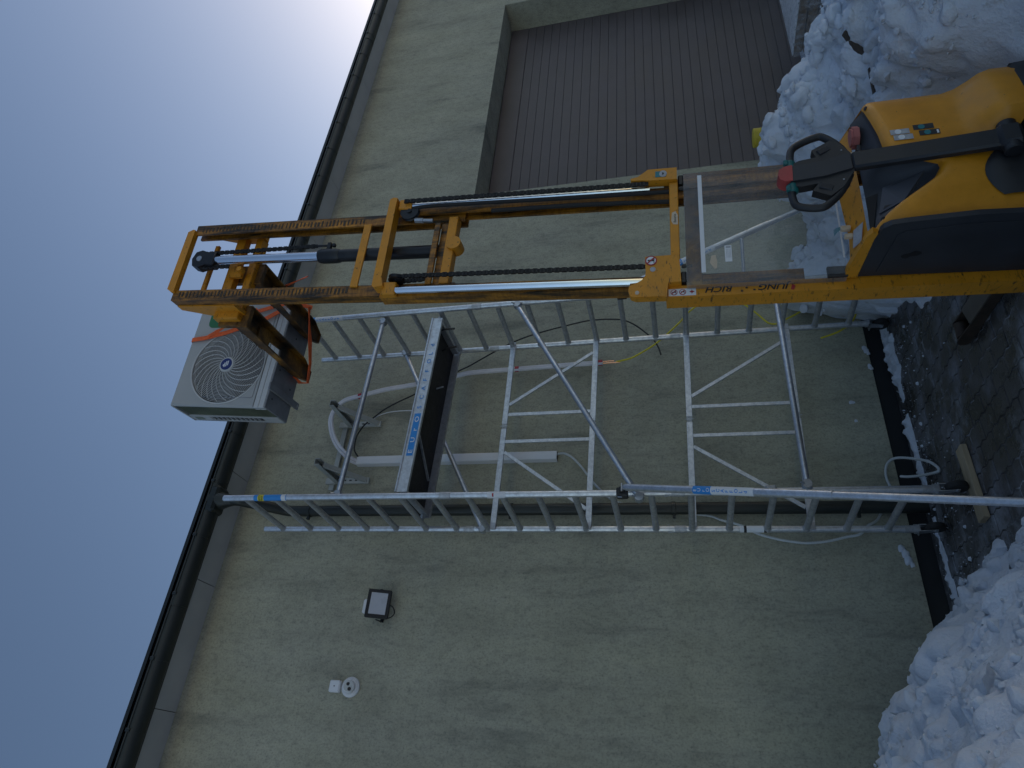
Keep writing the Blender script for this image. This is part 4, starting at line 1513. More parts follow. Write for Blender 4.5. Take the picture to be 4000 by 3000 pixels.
# --- middle lift cylinder with chrome rod
mb = MB()
mb.tube([(.03, .10, 3.30), (.03, .10, 4.15)], .044, 18)
mb.tube([(.03, .10, 4.10), (.03, .10, 4.13), (.03, .10, 4.24), (.03, .10, 4.265)], [.046, .052, .052, .046], 18)
cyl = sb(mb, 'lift_cylinder', 'black_steel')
mb = MB()
mb.tube([(.03, .10, 4.25), (.03, .10, 5.15)], .034, 18)
sb(mb, 'piston_rod', 'chrome', cyl)
mb = MB()
mb.box(-.03, .09, .06, .14, 5.12, 5.20, .008)
mb.prism([(-.025, 5.19), (-.045, 5.25), (-.03, 5.30), (.03, 5.32), (.09, 5.30), (.105, 5.25), (.085, 5.19)], lambda a, b, d: (a, d, b), .065, .135)
sb(mb, 'chain_head', 'black_steel', cyl)
mb = MB()
mb.lathe([(.024, 0), (.022, .006)], (.03, .066, 5.255), (0, -1, 0), 16)
sb(mb, 'pin', 'galvanised', cyl)
mb = MB()
mb.tube([(.115, .09, 4.18), (.115, .09, 4.30)], .008, 8)
mb.box(.07, .135, .075, .105, 4.185, 4.215, .004)
mb.box(.103, .127, .078, .102, 4.155, 4.178, .003)
sb(mb, 'chain_anchor', 'black_steel', cyl)
# --- side cylinder rod and hoses
mb = MB()
mb.tube([(-.348, -.012, 1.98), (-.348, -.012, 2.7), (-.348, -.012, 3.56)], .0235, 16)
sb(mb, 'piston_rod', 'chrome')
mb = MB()
mb.tube([(.335, -.012, 1.98), (.335, -.012, 2.7), (.335, -.012, 3.56)], .016, 16)
sb(mb, 'piston_rod', 'chrome')
mb = MB()
mb.tube(spline([(.30, -.02, 1.86), (.302, -.022, 2.4), (.312, -.022, 3.0), (.318, -.02, 3.45), (.30, -.01, 3.60), (.255, 0, 3.62), (.235, .01, 3.56)], 5), .013, 10)
sb(mb, 'hydraulic_hose', 'rubber')
mb = MB()
mb.tube(spline([(.24, -.0, 1.86), (.25, -.005, 2.2), (.262, .0, 2.6), (.27, .01, 3.0)], 5), .014, 10)
sb(mb, 'hydraulic_hose', 'rubber')
mb = MB()
mb.tube([(.21, .0, 3.40), (.215, 0, 3.47)], .012, 10)
mb.tube([(.215, 0, 3.47), (.22, 0, 3.53)], .017, 8)
sb(mb, 'hose_fitting', 'galvanised')

def chain(pts, pitch, wd, parent=None, name='lift_chain'):
    """leaf chain: plates on pins"""
    P = [V3(p) for p in pts]
    mb = MB()
    seg = [(P[i + 1] - P[i]).length for i in range(len(P) - 1)]
    tot = sum(seg)
    nlink = int(tot / pitch)
    for k in range(nlink):
        q = (k + .5) * pitch
        i = 0
        while i < len(seg) - 1 and q > seg[i]:
            q -= seg[i]
            i += 1
        d = (P[i + 1] - P[i]).normalized()
        c = P[i] + d * q
        sv = Vector((1, 0, 0))
        sv = (sv - d * sv.dot(d)).normalized()
        nv = d.cross(sv)
        off = (0.44, 0.15, -0.15, -0.44) if k % 2 else (0.29, 0.0, -0.29)
        for o_ in off:
            mb.obox(c + sv * wd * o_, (d, sv, nv), (pitch * .66, wd * .068, .0075), .002)
        mb.obox(c + d * pitch * .5, (sv, d, nv), (wd * .52, .0042, .0042))
    return sb(mb, name, 'chain_steel', parent, smooth=False)
chain([(-.252, -.03, 1.99), (-.252, -.03, 3.62)], .0225, .029)
chain([(.352, -.045, 1.99), (.352, -.045, 3.62)], .0225, .029)
chain([(-.235, .035, 3.40), (-.25, .035, 3.60)], .02, .03)
chain([(.115, .09, 4.30), (.10, .09, 4.8), (.09, .09, 5.27)], .0225, .030, cyl)
chain([(-.032, .09, 5.22), (-.032, .09, 4.98)], .0225, .030, cyl)
# --- carriage
mb = MB()
for sg in (-1, 1):
    poly = [(.13, 4.88), (.13, 5.36), (.18, 5.36), (.275, 5.12), (.285, 4.90), (.26, 4.87)]
    mb2 = MB()
    mb2.prism(poly, lambda a, b, d: (d, a, b), sg * .315, sg * .345)
    sb(mb2, 'carriage_plate', 'yellow_paint', smooth=False)
    mb2 = MB()
    mb2.box(sg * .316, sg * .40, .21, .29, 4.89, 5.10, .006)
    sb(mb2, 'carriage_block', 'yellow_worn')
mb.box(-.315, .315, .20, .26, 5.02, 5.10, .004)
car = sb(mb, 'carriage_beam', 'yellow_paint')
mb = MB()
mb.box(-.315, .315, .22, .29, 4.885, 4.945, .004)
sb(mb, 'carriage_beam', 'yellow_worn')
mb = MB()
mb.box(-.07, .02, .17, .20, 4.94, 5.05, .003)
mb.lathe([(.02, 0), (.02, .05)], (-.03, .17, 4.93), (0, -1, 0), 10)
sb(mb, 'chain_bracket', 'yellow_worn', car)
# --- forks: folded steel sections, open underneath
for (sc0, sc1) in ((-.445, -.265), (-.075, .105)):
    cc = (sc0 + sc1) / 2
    mb = MB()
    outline = [(sc0, .26), (sc0, 1.08), (cc - .045, 1.25), (cc + .045, 1.25), (sc1, 1.08), (sc1, .26)]
    outline = [(sc0, .26), (sc0, .60), (cc + .005, .63), (cc + .015, .80), (sc0, .84), (sc0, 1.08), (cc - .045, 1.25), (cc + .045, 1.25), (sc1, 1.08), (sc1, .26)]
    mb.prism(outline, lambda a, b, d: (a, b, d), 4.912, 4.925)
    fk = sb(mb, 'fork', 'yellow_fork', smooth=False)
    for s_ in (sc0, sc1):
        mb = MB()
        sgn = 1 if s_ < cc else -1
        mb.prism([(.26, 4.83), (.26, 4.911), (1.08, 4.911), (1.08, 4.87)], lambda a, b, d: (d, a, b), s_, s_ + sgn * .012)
        sb(mb, 'side_flange', 'yellow_fork', fk, smooth=False)
    mb = MB()
    for sgn, s_ in ((1, sc0), (-1, sc1)):
        e = cc - .045 if sgn > 0 else cc + .045
        mb.add([(s_, 1.08, 4.87), (s_, 1.08, 4.911), (e, 1.25, 4.911), (e, 1.25, 4.895)], [(0, 1, 2, 3)])
        mb.add([(s_ + sgn * .01, 1.08, 4.87), (s_ + sgn * .01, 1.08, 4.911), (e + sgn * .004, 1.245, 4.911), (e + sgn * .004, 1.245, 4.895)], [(0, 1, 2, 3)])
    mb.box(cc - .045, cc + .045, 1.245, 1.25, 4.893, 4.911)
    sb(mb, 'fork_tip', 'yellow_fork', fk, smooth=False)
    mb = MB()
    mb.box(sc0 + .013, sc1 - .013, .26, .30, 4.835, 5.08, .003)
    sb(mb, 'fork_heel', 'yellow_fork', fk)
    mb = MB()
    mb.prism([(sc0 + .02, .55), (sc0 + .05, .48), (sc1 - .05, .48), (sc1 - .02, .55), (sc1 - .02, .64), (sc0 + .02, .62)], lambda a, b, d: (a, b, d), 4.895, 4.9115)
    sb(mb, 'cross_rib', 'yellow_fork', fk)

# --- clear protective screen in front of the mast
mb = MB()
rows = []
def scr_t(s):
    return -.055
prof = [(-.405, .03), (-.40, -.035), (-.385, -.053), (-.36, -.056), (.375, -.056), (.40, -.053), (.415, -.035), (.42, .03)]
for zz in (.955, 1.3, 1.6, 1.775):
    rows.append([(a, b, zz) for a, b in prof])
mb.grid(rows)
back = [[(a * .992, b + .004, zz) for a, b in prof] for zz in (.955, 1.3, 1.6, 1.775)]
scn = sb(mb, 'protective_screen', 'acrylic', fix=False, angle=20)
mb = MB()
mb.box(-.335, .37, -.062, -.0575, 1.668, 1.692, .0008)
sb(mb, 'edge_strip', 'label_white', scn)
mb = MB()
mb.box(-.29, .17, -.062, -.0575, .955, .963)
sb(mb, 'edge_strip', 'label_white', scn)
mb = MB()
mb.box(-.270, -.160, -.0595, -.057, 1.525, 1.562)
lb = sb(mb, 'info_label', 'label_white', scn, smooth=False)
mb = MB()
mb.box(-.178, -.165, -.0603, -.0597, 1.53, 1.556)
for k in range(4):
    mb.box(-.245, -.185, -.0603, -.0597, 1.531 + k * .007, 1.533 + k * .007)
sb(mb, 'print', 'label_grey', lb, smooth=False)
mb = MB()
mb.prism([(-.315, 1.622), (-.27, 1.645), (-.225, 1.636), (-.22, 1.612), (-.265, 1.605), (-.31, 1.608)], lambda a, b, d: (a, d, b), -.0595, -.057)
sb(mb, 'torn_label', 'label_cream', scn, smooth=False)
for a in (-.33, .385):
    mb = MB()
    mb.box(a - .035, a + .035, -.03, .01, 1.772, 1.805, .008)
    mb.tube([(a * .8, -.03, 1.80), (a * .8, -.03, 1.74)], .008, 8)
    mb.lathe([(.013, 0), (.013, .02)], (a * .8, -.03, 1.775), (0, 0, 1), 6)
    sb(mb, 'screen_mount', 'black_steel', scn)
mb = MB()
mb.box(-.40, -.335, -.052, -.03, .95, 1.05, .004)
sb(mb, 'lower_mount', 'black_plastic', scn)

# --- body cover, console
COLS = [-.385, -.365, -.33, -.29, -.245, -.20, -.16, -.125, -.09, -.06, -.035, -.01, .015, .04, .08, .13, .19, .25, .31, .36, .40, .43, .45, .46]
def tw(s):
    return float(np.interp(s, [-.385, -.36, -.30, -.2, -.1, 0, .1, .2, -.3 + .6, .40, .46], [-.372, -.402, -.432, -.460, -.474, -.480, -.478, -.470, -.455, -.435, -.395]))
def zr(s):
    return float(np.interp(s, [-.385, -.36, -.33, -.29, -.245, -.20, -.16, -.125, -.06, -.03, .0, .03, .08, .2, .3, .42, .46],
                           [.905, .885, .86, .82, .765, .70, .645, .60, .565, .57, .66, .77, .79, .80, .815, .835, .83]))
def flare(s):
    return float(np.interp(s, [.055, .085, .12, .46], [0, .5, 1, 1]))
def rowpts(s):
    t, r, f = tw(s), zr(s), flare(s)
    out = []
    zb = .27 * (1 - f) + .20 * f
    prof = [(-.125 * f, zb), (-.125 * f, zb + .09 * f), (-.105 * f, .335 * f + .33 * (1 - f)), (-.06 * f, .375 * f + .37 * (1 - f)), (-.02 * f, .42 * f + .42 * (1 - f)), (0, .47)]
    for a, b in prof:
        out.append((s, t + a, b))
    for k in (.4, .75):
        out.append((s, t + .004 * k, .47 + (r - .03 - .47) * k))
    out += [(s, t + .004, r - .03), (s, t + .009, r - .012), (s, t + .02, r), (s, t + .034, r + .006), (s, t + .05, r + .010)]
    return out
cols = [rowpts(s) for s in COLS]
n_r = len(cols[0])
mb = MB()
mb.grid([[cols[j][i] for j in range(len(COLS))] for i in range(n_r)])
# right end wall so the cover is a closed box
right_end = [p for p in cols[-1]] + [(.46, -.06, .93), (.46, -.06, .2)]
mb.add(right_end, [tuple(range(len(right_end)))])
cover = sb(mb, 'body_cover', 'yellow_cover', angle=50)
TOPT, TOPZ = -.245, .878
mb = MB()
rows = []
for k in range(9):
    u = k / 8
    row = []
    for j, s in enumerate(COLS):
        a = Vector(cols[j][-1])
        b = Vector((s, TOPT, TOPZ + .02 * max(0, s)))
        p = a.lerp(b, u)
        p.z -= .012 * math.sin(min(1, u * 6) * math.pi / 2)
        row.append(p)
    rows.append(row)
mb.grid(rows)
con = sb(mb, 'console', 'console_grey', angle=50)
# yellow deck plate between console and mast
mb = MB()
mb.grid([[(s, TOPT + .001, TOPZ + .004 + .02 * max(0, s)) for s in (-.385, -.2, 0, .2, .425)],
         [(s, -.13, .935 + .012 * math.sin(9 * s)) for s in (-.385, -.2, 0, .2, .425)],
         [(s, -.10, .945 + .012 * math.sin(9 * s)) for s in (-.385, -.2, 0, .2, .425)],
         [(s, -.085, .90) for s in (-.385, -.2, 0, .2, .425)]])
dk = sb(mb, 'deck_plate', 'yellow_worn')
mb = MB()
mb.obox((-.16, -.135, .952), (X, Y, Z), (.013, .014, .024), .003)
mb.obox((-.215, -.14, .945), (X, Y, Z), (.011, .014, .02), .003)
sb(mb, 'cable_connector', 'label_cream', dk)
mb = MB()
for k in range(4):
    mb.tube([(-.155 + k * .004, -.13, .97), (-.16 + k * .008, -.11, .99), (-.165 + k * .01, -.09, 1.0)], .002, 5)
sb(mb, 'loose_wires', 'label_teal', dk)
mb = MB()
mb.add([(-.30, -.205, .906), (-.20, -.235, .892), (-.20, -.165, .925), (-.30, -.145, .935)], [(0, 1, 2, 3)])
sb(mb, 'grey_patch', 'label_grey', dk, fix=False)
# emergency button, key, display
mb = MB()
mb.prism([(.275, -.30), (.285, -.255), (.35, -.245), (.385, -.26), (.392, -.315), (.35, -.345), (.30, -.335)], lambda a, b, d: (a - .015, b, d), .862, .892)
mb.prism([(.285, -.295), (.295, -.262), (.35, -.255), (.376, -.266), (.382, -.31), (.35, -.332), (.305, -.325)], lambda a, b, d: (a - .015, b, d), .892, .902)
sb(mb, 'emergency_button', 'red_faded', con)
mb = MB()
mb.box(.16, .23, -.335, -.255, .868, .885, .005)
mb.lathe([(.014, 0), (.014, .012)], (.195, -.30, .884), (0, -.4, 1), 14)
sb(mb, 'key_switch', 'black_plastic', con)
mb = MB()
mb.obox((.195, -.303, .905), (X, Y, Z), (.012, .003, .014), .001)
sb(mb, 'key', 'label_cream', con)
def con_pt(s, u, lift=0.0):
    a = Vector((s, tw(s) + .05, zr(s) + .010))
    b = Vector((s, TOPT, TOPZ + .02 * max(0, s)))
    p = a.lerp(b, u)
    n_ = Vector((0, -(b.z - a.z), (b.y - a.y))).normalized()
    return p + n_ * lift
def con_patch(name, s0, s1, u0, u1, lift, th, mat, parent):
    mb = MB()
    a = [con_pt(s, u, lift + th) for s, u in ((s0, u0), (s1, u0), (s1, u1), (s0, u1))]
    b = [con_pt(s, u, lift - .02) for s, u in ((s0, u0), (s1, u0), (s1, u1), (s0, u1))]
    mb.add(a + b, [(0, 1, 2, 3), (0, 1, 5, 4), (1, 2, 6, 5), (2, 3, 7, 6), (3, 0, 4, 7)])
    return sb(mb, name, mat, parent, smooth=False)
con_patch('instrument_frame', -.20, -.04, .18, .72, -.008, .006, 'console_light', con)
dsp = con_patch('display', -.185, -.115, .32, .64, -.002, .005, 'ink_black', con)
con_patch('display_window', -.155, -.122, .42, .50, .0, .0015, 'label_grey', dsp)
con_patch('display_text', -.178, -.163, .36, .60, .0, .0015, 'label_grey', dsp)
con_patch('storage_lid', -.105, -.05, .30, .60, -.002, .004, 'black_panel', con)
con_patch('storage_tray', -.34, -.06, .80, .96, -.006, .002, 'ac_dark', con)
# screw holes in the cover
for s_, q in ((-.318, 0), (.405, 0)):
    mb = MB()
    mb.lathe([(.011, -.004), (.011, .004)], (s_, tw(s_) + .026, zr(s_) + .003), (0, -.5, 1), 12)
    sb(mb, 'screw_hole', 'ink_black', cover)
# maker's and inspection labels on the rear cover
def plate(s0, z0, s1, z1, mat, parent, name='sticker', lift=.0012):
    mb = MB()
    n_ = 3
    pts = []
    for s in np.linspace(s0, s1, n_):
        pts.append(s)
    lo = [(s, tw(s) - lift, z0) for s in pts]
    hi = [(s, tw(s) + .002 - lift, z1) for s in pts]
    mb.grid([lo, hi])
    return sb(mb, name, mat, parent, fix=False)
for s0, z0, mat, mat2 in ((.135, .685, 'label_grey', 'label_white'), (.095, .675, 'label_grey', 'label_white'), (.155, .575, 'label_dark', 'label_teal'), (.112, .555, 'label_dark', 'label_teal')):
    L_ = .085 if mat == 'label_grey' else .09
    stk = plate(s0, z0, s0 + .036, z0 + L_, mat, cover)
    mb = MB()
    mb.lathe([(.015, 0), (.015, .0012)], (s0 + .018, tw(s0 + .018) - .0008, z0 + L_ * .6), (0, -1, 0), 18)
    sb(mb, 'seal', mat2, stk)
plate(.118, .56, .142, .575, 'label_white', cover, lift=.002)

# black side of the battery box with its removable lid
mb = MB()
poly = [(-.0, .09), (-.45, .09), (-.468, .48), (-.448, .76), (-.438, .83), (-.415, .86), (-.38, .875), (-.34, .885), (-.02, .90)]
mb.prism(poly, lambda a, b, d: (d, a, b), -.388, -.36)
side = sb(mb, 'battery_cover', 'black_panel', smooth=False)
mb = MB()
poly = [(-.05, .16), (-.40, .16), (-.41, .50), (-.385, .76), (-.355, .79), (-.06, .82)]
mb.prism(poly, lambda a, b, d: (d, a, b), -.3915, -.3875)
lid = sb(mb, 'battery_lid', 'black_panel', side, smooth=False)
mb = MB()
sl_ = [(-.20 + .022 * math.cos(a) + (.045 if math.sin(a) > 0 else 0) * .4, .69 + .045 * math.sin(a)) for a in np.linspace(0, 2 * math.pi, 16)[:-1]]
mb.prism(sl_, lambda a, b, d: (d, a, b), -.3925, -.3912)
sb(mb, 'grip_hole', 'ac_dark', lid)
mb = MB()
mb.prism([(-.385, .88), (-.40, .905), (-.36, .925), (-.10, .965), (-.02, .965), (-.02, .905), (-.34, .888)], lambda a, b, d: (d, a, b), -.395, -.365)
sb(mb, 'frame_edge', 'yellow_worn', smooth=False)
# black lower skirts
mb = MB()
rows = []
for zz, k in ((.07, .0), (.20, .012), (.32, .016), (.385, .012), (.415, -.008)):
    rows.append([(s, tw(s) - .012 - k * math.cos((s + .15) / .12 * 1.2), zz - (0.06 * ((s + .15) / .12) ** 2 if zz > .3 else 0)) for s in np.linspace(-.27, -.03, 10)])
mb.grid(rows)
sb(mb, 'motor_cover', 'black_plastic')
mb = MB()
rows = []
for zz, k in ((.07, .01), (.15, .012), (.19, .008), (.215, -.01)):
    rows.append([(s, tw(s) - .135 - k, zz) for s in np.linspace(.0, .465, 12)])
mb.grid(rows)
mb.add([(.465, tw(.46) - .14, .07), (.465, tw(.46) - .14, .21), (.465, -.1, .21), (.465, -.1, .07)], [(0, 1, 2, 3)])
sb(mb, 'bumper_skirt', 'black_plastic')
mb = MB()
mb.box(-.37, .36, -.40, -.02, .09, .5)
sb(mb, 'chassis', 'black_steel', smooth=False)
mb = MB()
mb.lathe([(.09, -.035), (.115, -.03), (.115, .03), (.09, .035)], (0, -.40, GZ + .112), (1, 0, 0), 26)
sb(mb, 'drive_wheel', 'rubber')
for sg in (-1, 1):
    mb = MB()
    mb.lathe([(.045, -.02), (.06, -.018), (.06, .018), (.045, .02)], (sg * .32, -.42, GZ + .058), (1, 0, 0), 22)
    sb(mb, 'support_castor', 'rubber')
# support legs
for a0, a1 in ((-.275, -.14), (.14, .275)):
    mb = MB()
    mb.prism([(a0, -.02), (a1, -.02), (a1, .78), (a0, .72)], lambda a, b, d: (a, b, d), .128, .136)
    leg = sb(mb, 'support_leg', 'leg_steel', smooth=False)
    for a in (a0, a1 - .008):
        mb = MB()
        tip = [(.93 + .065 * math.cos(q), .10 + .042 * math.sin(q) - .006) for q in np.linspace(math.pi / 2, -math.pi / 2, 8)]
        mb.prism([(-.02, .075), (-.02, .1275), (.72, .1275)] + tip + [(.7, .062)], lambda p, q, d: (d, p, q), a, a + .008)
        sb(mb, 'side_plate', 'rust_brown', leg, smooth=False)
    mb = MB()
    mb.lathe([(.03, -.05), (.04, -.048), (.04, .048), (.03, .05)], ((a0 + a1) / 2, .92, GZ + .04), (1, 0, 0), 20)
    sb(mb, 'load_wheel', 'rust_brown', leg)

# --- tiller
mb = MB()
b0, b1 = Vector((-.012, -.535, .33)), Vector((.030, -.425, .95))
dv = (b1 - b0).normalized()
nv = dv.cross(X).normalized()
mb.obox((b0 + b1) / 2, (X, dv, nv), (.053, (b1 - b0).length / 2, .022), .012)
til = sb(mb, 'tiller', 'black_plastic')
mb = MB()
mb.obox(b0 - dv * .02, (X, dv, nv), (.064, .05, .042), .02)
mb.lathe([(.034, -.085), (.04, -.08), (.04, .08), (.034, .085)], b0 - dv * .02, X, 18)
sb(mb, 'tiller_joint', 'black_plastic', til)
HT = -.405
mb = MB()
hub = [(-.026, .945), (.088, .950), (.155, .985), (.205, 1.04), (.15, 1.13), (.115, 1.075), (.10, 1.10), (.098, 1.235), (-.078, 1.240), (-.070, 1.11), (-.10, 1.06), (-.12, 1.15), (-.175, 1.075), (-.125, 1.005)]
hub = [(-.026, .945), (.088, .950), (.150, .985), (.195, 1.035), (.150, 1.125), (.098, 1.11), (.094, 1.19), (.075, 1.235), (-.062, 1.240), (-.078, 1.195), (-.075, 1.115), (-.115, 1.145), (-.165, 1.065), (-.12, 1.005)]
mb.prism(hub, lambda a, b, d: (a, d + (b - .95) * .12, b), HT - .024, HT + .024)
hd = sb(mb, 'tiller_head', 'black_plastic', til, smooth=False)
mb = MB()
mb.prism([(-.02, .955), (.082, .96), (.058, 1.08), (.055, 1.24), (-.042, 1.243), (-.042, 1.08)], lambda a, b, d: (a, d + (b - .95) * .12, b), HT - .036, HT + .03)
sb(mb, 'head_spine', 'black_panel', til, smooth=False)
for pts in ([(.085, 1.228), (.15, 1.226), (.20, 1.212), (.232, 1.165), (.255, 1.09), (.243, 1.055), (.175, 1.0), (.10, .968)],
            [(-.07, 1.238), (-.13, 1.236), (-.175, 1.224), (-.20, 1.18), (-.213, 1.115), (-.195, 1.075), (-.125, 1.01), (-.03, .965)]):
    mb = MB()
    p3 = spline([(a, HT + (b - .95) * .12, b) for a, b in pts], 5)
    mb.tube(p3, [.0195 if 2 < i < len(p3) - 4 else .022 for i in range(len(p3))], 12)
    sb(mb, 'grip', 'black_plastic', til)
mb = MB()
mb.prism([(-.042, 1.232), (-.040, 1.268), (-.02, 1.292), (.01, 1.30), (.042, 1.292), (.058, 1.265), (.060, 1.228)], lambda a, b, d: (a, d + (b - .95) * .12, b), HT - .040, HT + .034)
sb(mb, 'safety_button', 'red_plastic', til, angle=60)
for sg, a in ((1, .083), (-1, -.068)):
    mb = MB()
    c0 = Vector((a, HT + .033, 1.232))
    mb.tube([c0 - Vector((.028, 0, 0)), c0 - Vector((.02, 0, 0)), c0 + Vector((.02, 0, 0)), c0 + Vector((.028, 0, 0))], [.022, .029, .029, .022], 14)
    mb.obox(c0 + Vector((sg * .01, -.02, .022)), (X, Y, Z), (.016, .012, .012), .005)
    sb(mb, 'thumb_switch', 'green_plastic', til)
for a, b in ((.135, 1.07), (-.105, 1.08)):
    mb = MB()
    mb.obox((a, HT - .022 + (b - .95) * .12, b + .0), (Vector((1, 0, .5 if a > 0 else -.5)), Y, Vector((-.5 if a > 0 else .5, 0, 1))), (.018, .008, .032), .004)
    sb(mb, 'lift_key', 'black_plastic', til)
for a, b in ((.115, .99), (-.075, 1.0), (.03, .965)):
    mb = MB()
    mb.lathe([(.005, 0), (.004, .002)], (a, HT - .025 + (b - .95) * .12, b), (0, -1, 0), 8)
    sb(mb, 'screw', 'galvanised', til)

# --- signs and lettering on the mast
def mast_text(body, z0, size, s_base, mat, parent, shear=.3, squash=1.2, t=-.0012):
    # reads upwards along the rail
    return text(body, size, (s_base, t, z0), (0, 0, 1), (-1, 0, 0), mat, parent, warp=SW, shear=shear, squash=squash, bold=.02)
mast_text('JUNG', 1.235, .052, -.395, 'ink_black', left_rail)
mast_text('RICH', 1.525, .052, -.395, 'ink_black', left_rail)
mb = MB()
for zz, a in ((1.41, -.425), (1.45, -.41), (1.475, -.43)):
    mb.box(a - .006, a + .004, -.0012, -.0004, zz, zz + .012)
sb(mb, 'worn_print', 'ink_black', left_rail, smooth=False)
mb = MB()
mb.prism([(-.40, 1.222), (-.415, 1.205), (-.44, 1.215), (-.435, 1.23)], lambda a, b, d: (a, d, b), -.0014, -.0004)
sb(mb, 'worn_print', 'sign_red', left_rail, smooth=False)
mb = MB()
mb.box(-.443, -.397, -.002, -.0003, 1.725, 1.875)
wl = sb(mb, 'warning_label', 'label_white', left_rail, smooth=False)
def nosign(c, r, parent, t, both=True):
    c = V3(c)
    mb = MB()
    mb.lathe([(r, 0), (r, .001)], (c.x, t, c.z), (0, -1, 0), 22)
    sb(mb, 'sign_disc', 'sign_red', parent)
    mb = MB()
    mb.lathe([(r * .78, 0), (r * .78, .001)], (c.x, t - .0012, c.z), (0, -1, 0), 22)
    sb(mb, 'sign_field', 'label_white', parent)
    mb = MB()
    mb.box(c.x - r * .16, c.x + r * .16, t - .0035, t - .0025, c.z - r * .45, c.z + r * .25)
    mb.lathe([(r * .16, 0), (r * .16, .001)], (c.x, t - .0025, c.z + r * .42), (0, -1, 0), 10)
    mb.box(c.x - r * .5, c.x + r * .5, t - .0035, t - .0025, c.z - r * .55, c.z - r * .42)
    sb(mb, 'pictogram', 'ink_black', parent, smooth=False)
    mb = MB()
    mb.bar((c.x - r * .6, t - .0045, c.z + r * .6), (c.x + r * .6, t - .0045, c.z - r * .6), Y, .001, r * .22)
    sb(mb, 'slash', 'sign_red', parent, smooth=False)
nosign((-.42, 0, 1.845), .019, wl, -.0022)
nosign((-.42, 0, 1.798), .019, wl, -.0022)
mb = MB()
mb.prism([(-.42, 1.762), (-.414, 1.75), (-.405, 1.748), (-.414, 1.744), (-.42, 1.732), (-.426, 1.744), (-.435, 1.748), (-.426, 1.75)], lambda a, b, d: (a, d, b), -.0032, -.0021)
sb(mb, 'print', 'sign_red', wl, smooth=False)
nosign((-.225, 0, 1.965), .034, brL, -.0462)
mb = MB()
mb.lathe([(.016, 0), (.016, .003)], (-.285, -.044, 1.955), (0, -1, 0), 16)
sb(mb, 'bolt_hole', 'label_grey', brL)
mb = MB()
mb.lathe([(.013, 0), (.012, .008)], (-.445, -.046, 2.04), (0, -1, 0), 12)
sb(mb, 'bolt', 'label_cream', brL)
mb = MB()
mb.box(.385, .43, -.0625, -.0605, 1.875, 1.945)
el = sb(mb, 'eye_label', 'label_teal', brR, smooth=False)
mb = MB()
mb.lathe([(.026, 0), (.026, .001)], (.408, -.063, 1.895), (0, -1, 0), 18)
sb(mb, 'print', 'label_grey', el)
mb = MB()
mb.lathe([(.009, 0), (.009, .001)], (.408, -.0645, 1.895), (0, -1, 0), 12)
sb(mb, 'print', 'label_dark', el)
mb = MB()
mb.prism([(.03, 1.812), (.10, 1.812), (.13, 1.825), (.12, 1.845), (.06, 1.85), (.035, 1.84)], lambda a, b, d: (a, d, b), -.0395, -.0383)
bl = sb(mb, 'torn_label', 'label_cream', smooth=False)
text('Baterie', .022, (.045, -.040, 1.822), (1, 0, 0), (0, 0, 1), 'label_dark', bl, warp=SW, bold=.01)

# ================================================================ OUTDOOR UNIT ON THE FORKS
A0, A1, T0, T1, ZB, ZT = -.825, .160, .842, 1.165, 4.955, 5.838
ac = thing('outdoor_unit', 'white air conditioning outdoor unit strapped on the raised forks', 'air conditioner', SW((A0 + A1) / 2, 1.0, 4.925))
def ab(mb, name, mat, parent=None, smooth=True, fix=True, angle=35):
    return build(mb, name, mat, parent or ac, warp=SW, smooth=smooth, fix=fix, angle=angle)
GC, GRAD = (-.462, 5.395), .332
# front panel with the round fan opening
mb = MB()
nseg = 64
rim = [(GC[0] + GRAD * math.cos(a), GC[1] + GRAD * math.sin(a)) for a in [2 * math.pi * i / nseg for i in range(nseg)]]
def to_rect(a):
    dx, dz = math.cos(a), math.sin(a)
    k = 1e9
    for lim, dd, c0 in ((A1 - .012, dx, GC[0]), (A0 + .012, dx, GC[0]), (ZT - .012, dz, GC[1]), (ZB + .10, dz, GC[1])):
        if abs(dd) > 1e-9:
            q = (lim - c0) / dd
            if q > 0:
                k = min(k, q)
    return (GC[0] + dx * k, GC[1] + dz * k)
angs = sorted([2 * math.pi * i / nseg for i in range(nseg)] + [math.atan2(z_ - GC[1], s_ - GC[0]) % (2 * math.pi) for s_ in (A0 + .012, A1 - .012) for z_ in (ZB + .10, ZT - .012)])
ring_in = [(GC[0] + GRAD * math.cos(a), T0, GC[1] + GRAD * math.sin(a)) for a in angs]
ring_d = [(GC[0] + (GRAD - .006) * math.cos(a), T0 + .035, GC[1] + (GRAD - .006) * math.sin(a)) for a in angs]
ring_out = [(to_rect(a)[0], T0, to_rect(a)[1]) for a in angs]
ring_edge = [(p[0] + (.012 if p[0] > A1 - .013 else -.012 if p[0] < A0 + .013 else 0), T0 + .012, p[2] + (.012 if p[2] > ZT - .013 else 0)) for p in ring_out]
na = len(angs)
mb.add(ring_d + ring_in + ring_out + ring_edge, [(l * na + i, l * na + (i + 1) % na, (l + 1) * na + (i + 1) % na, (l + 1) * na + i) for l in range(3) for i in range(na)])
front = ab(mb, 'front_panel', 'ac_white', angle=30)
mb = MB()
mb.box(A0, A1, T0 + .004, T0 + .05, ZB + .052, ZB + .098, .004)
mb.box(A0, A1, T0, T0 + .05, ZB, ZB + .048, .004)
ab(mb, 'lower_panel', 'ac_trim', front)
mb = MB()
mb.tube([(GC[0] + (GRAD + .006) * math.cos(a), T0 - .001, GC[1] + (GRAD + .006) * math.sin(a)) for a in [2 * math.pi * i / 72 for i in range(73)]], .006, 6, False)
ab(mb, 'grille_rim', 'ac_trim', front)
mb = MB()
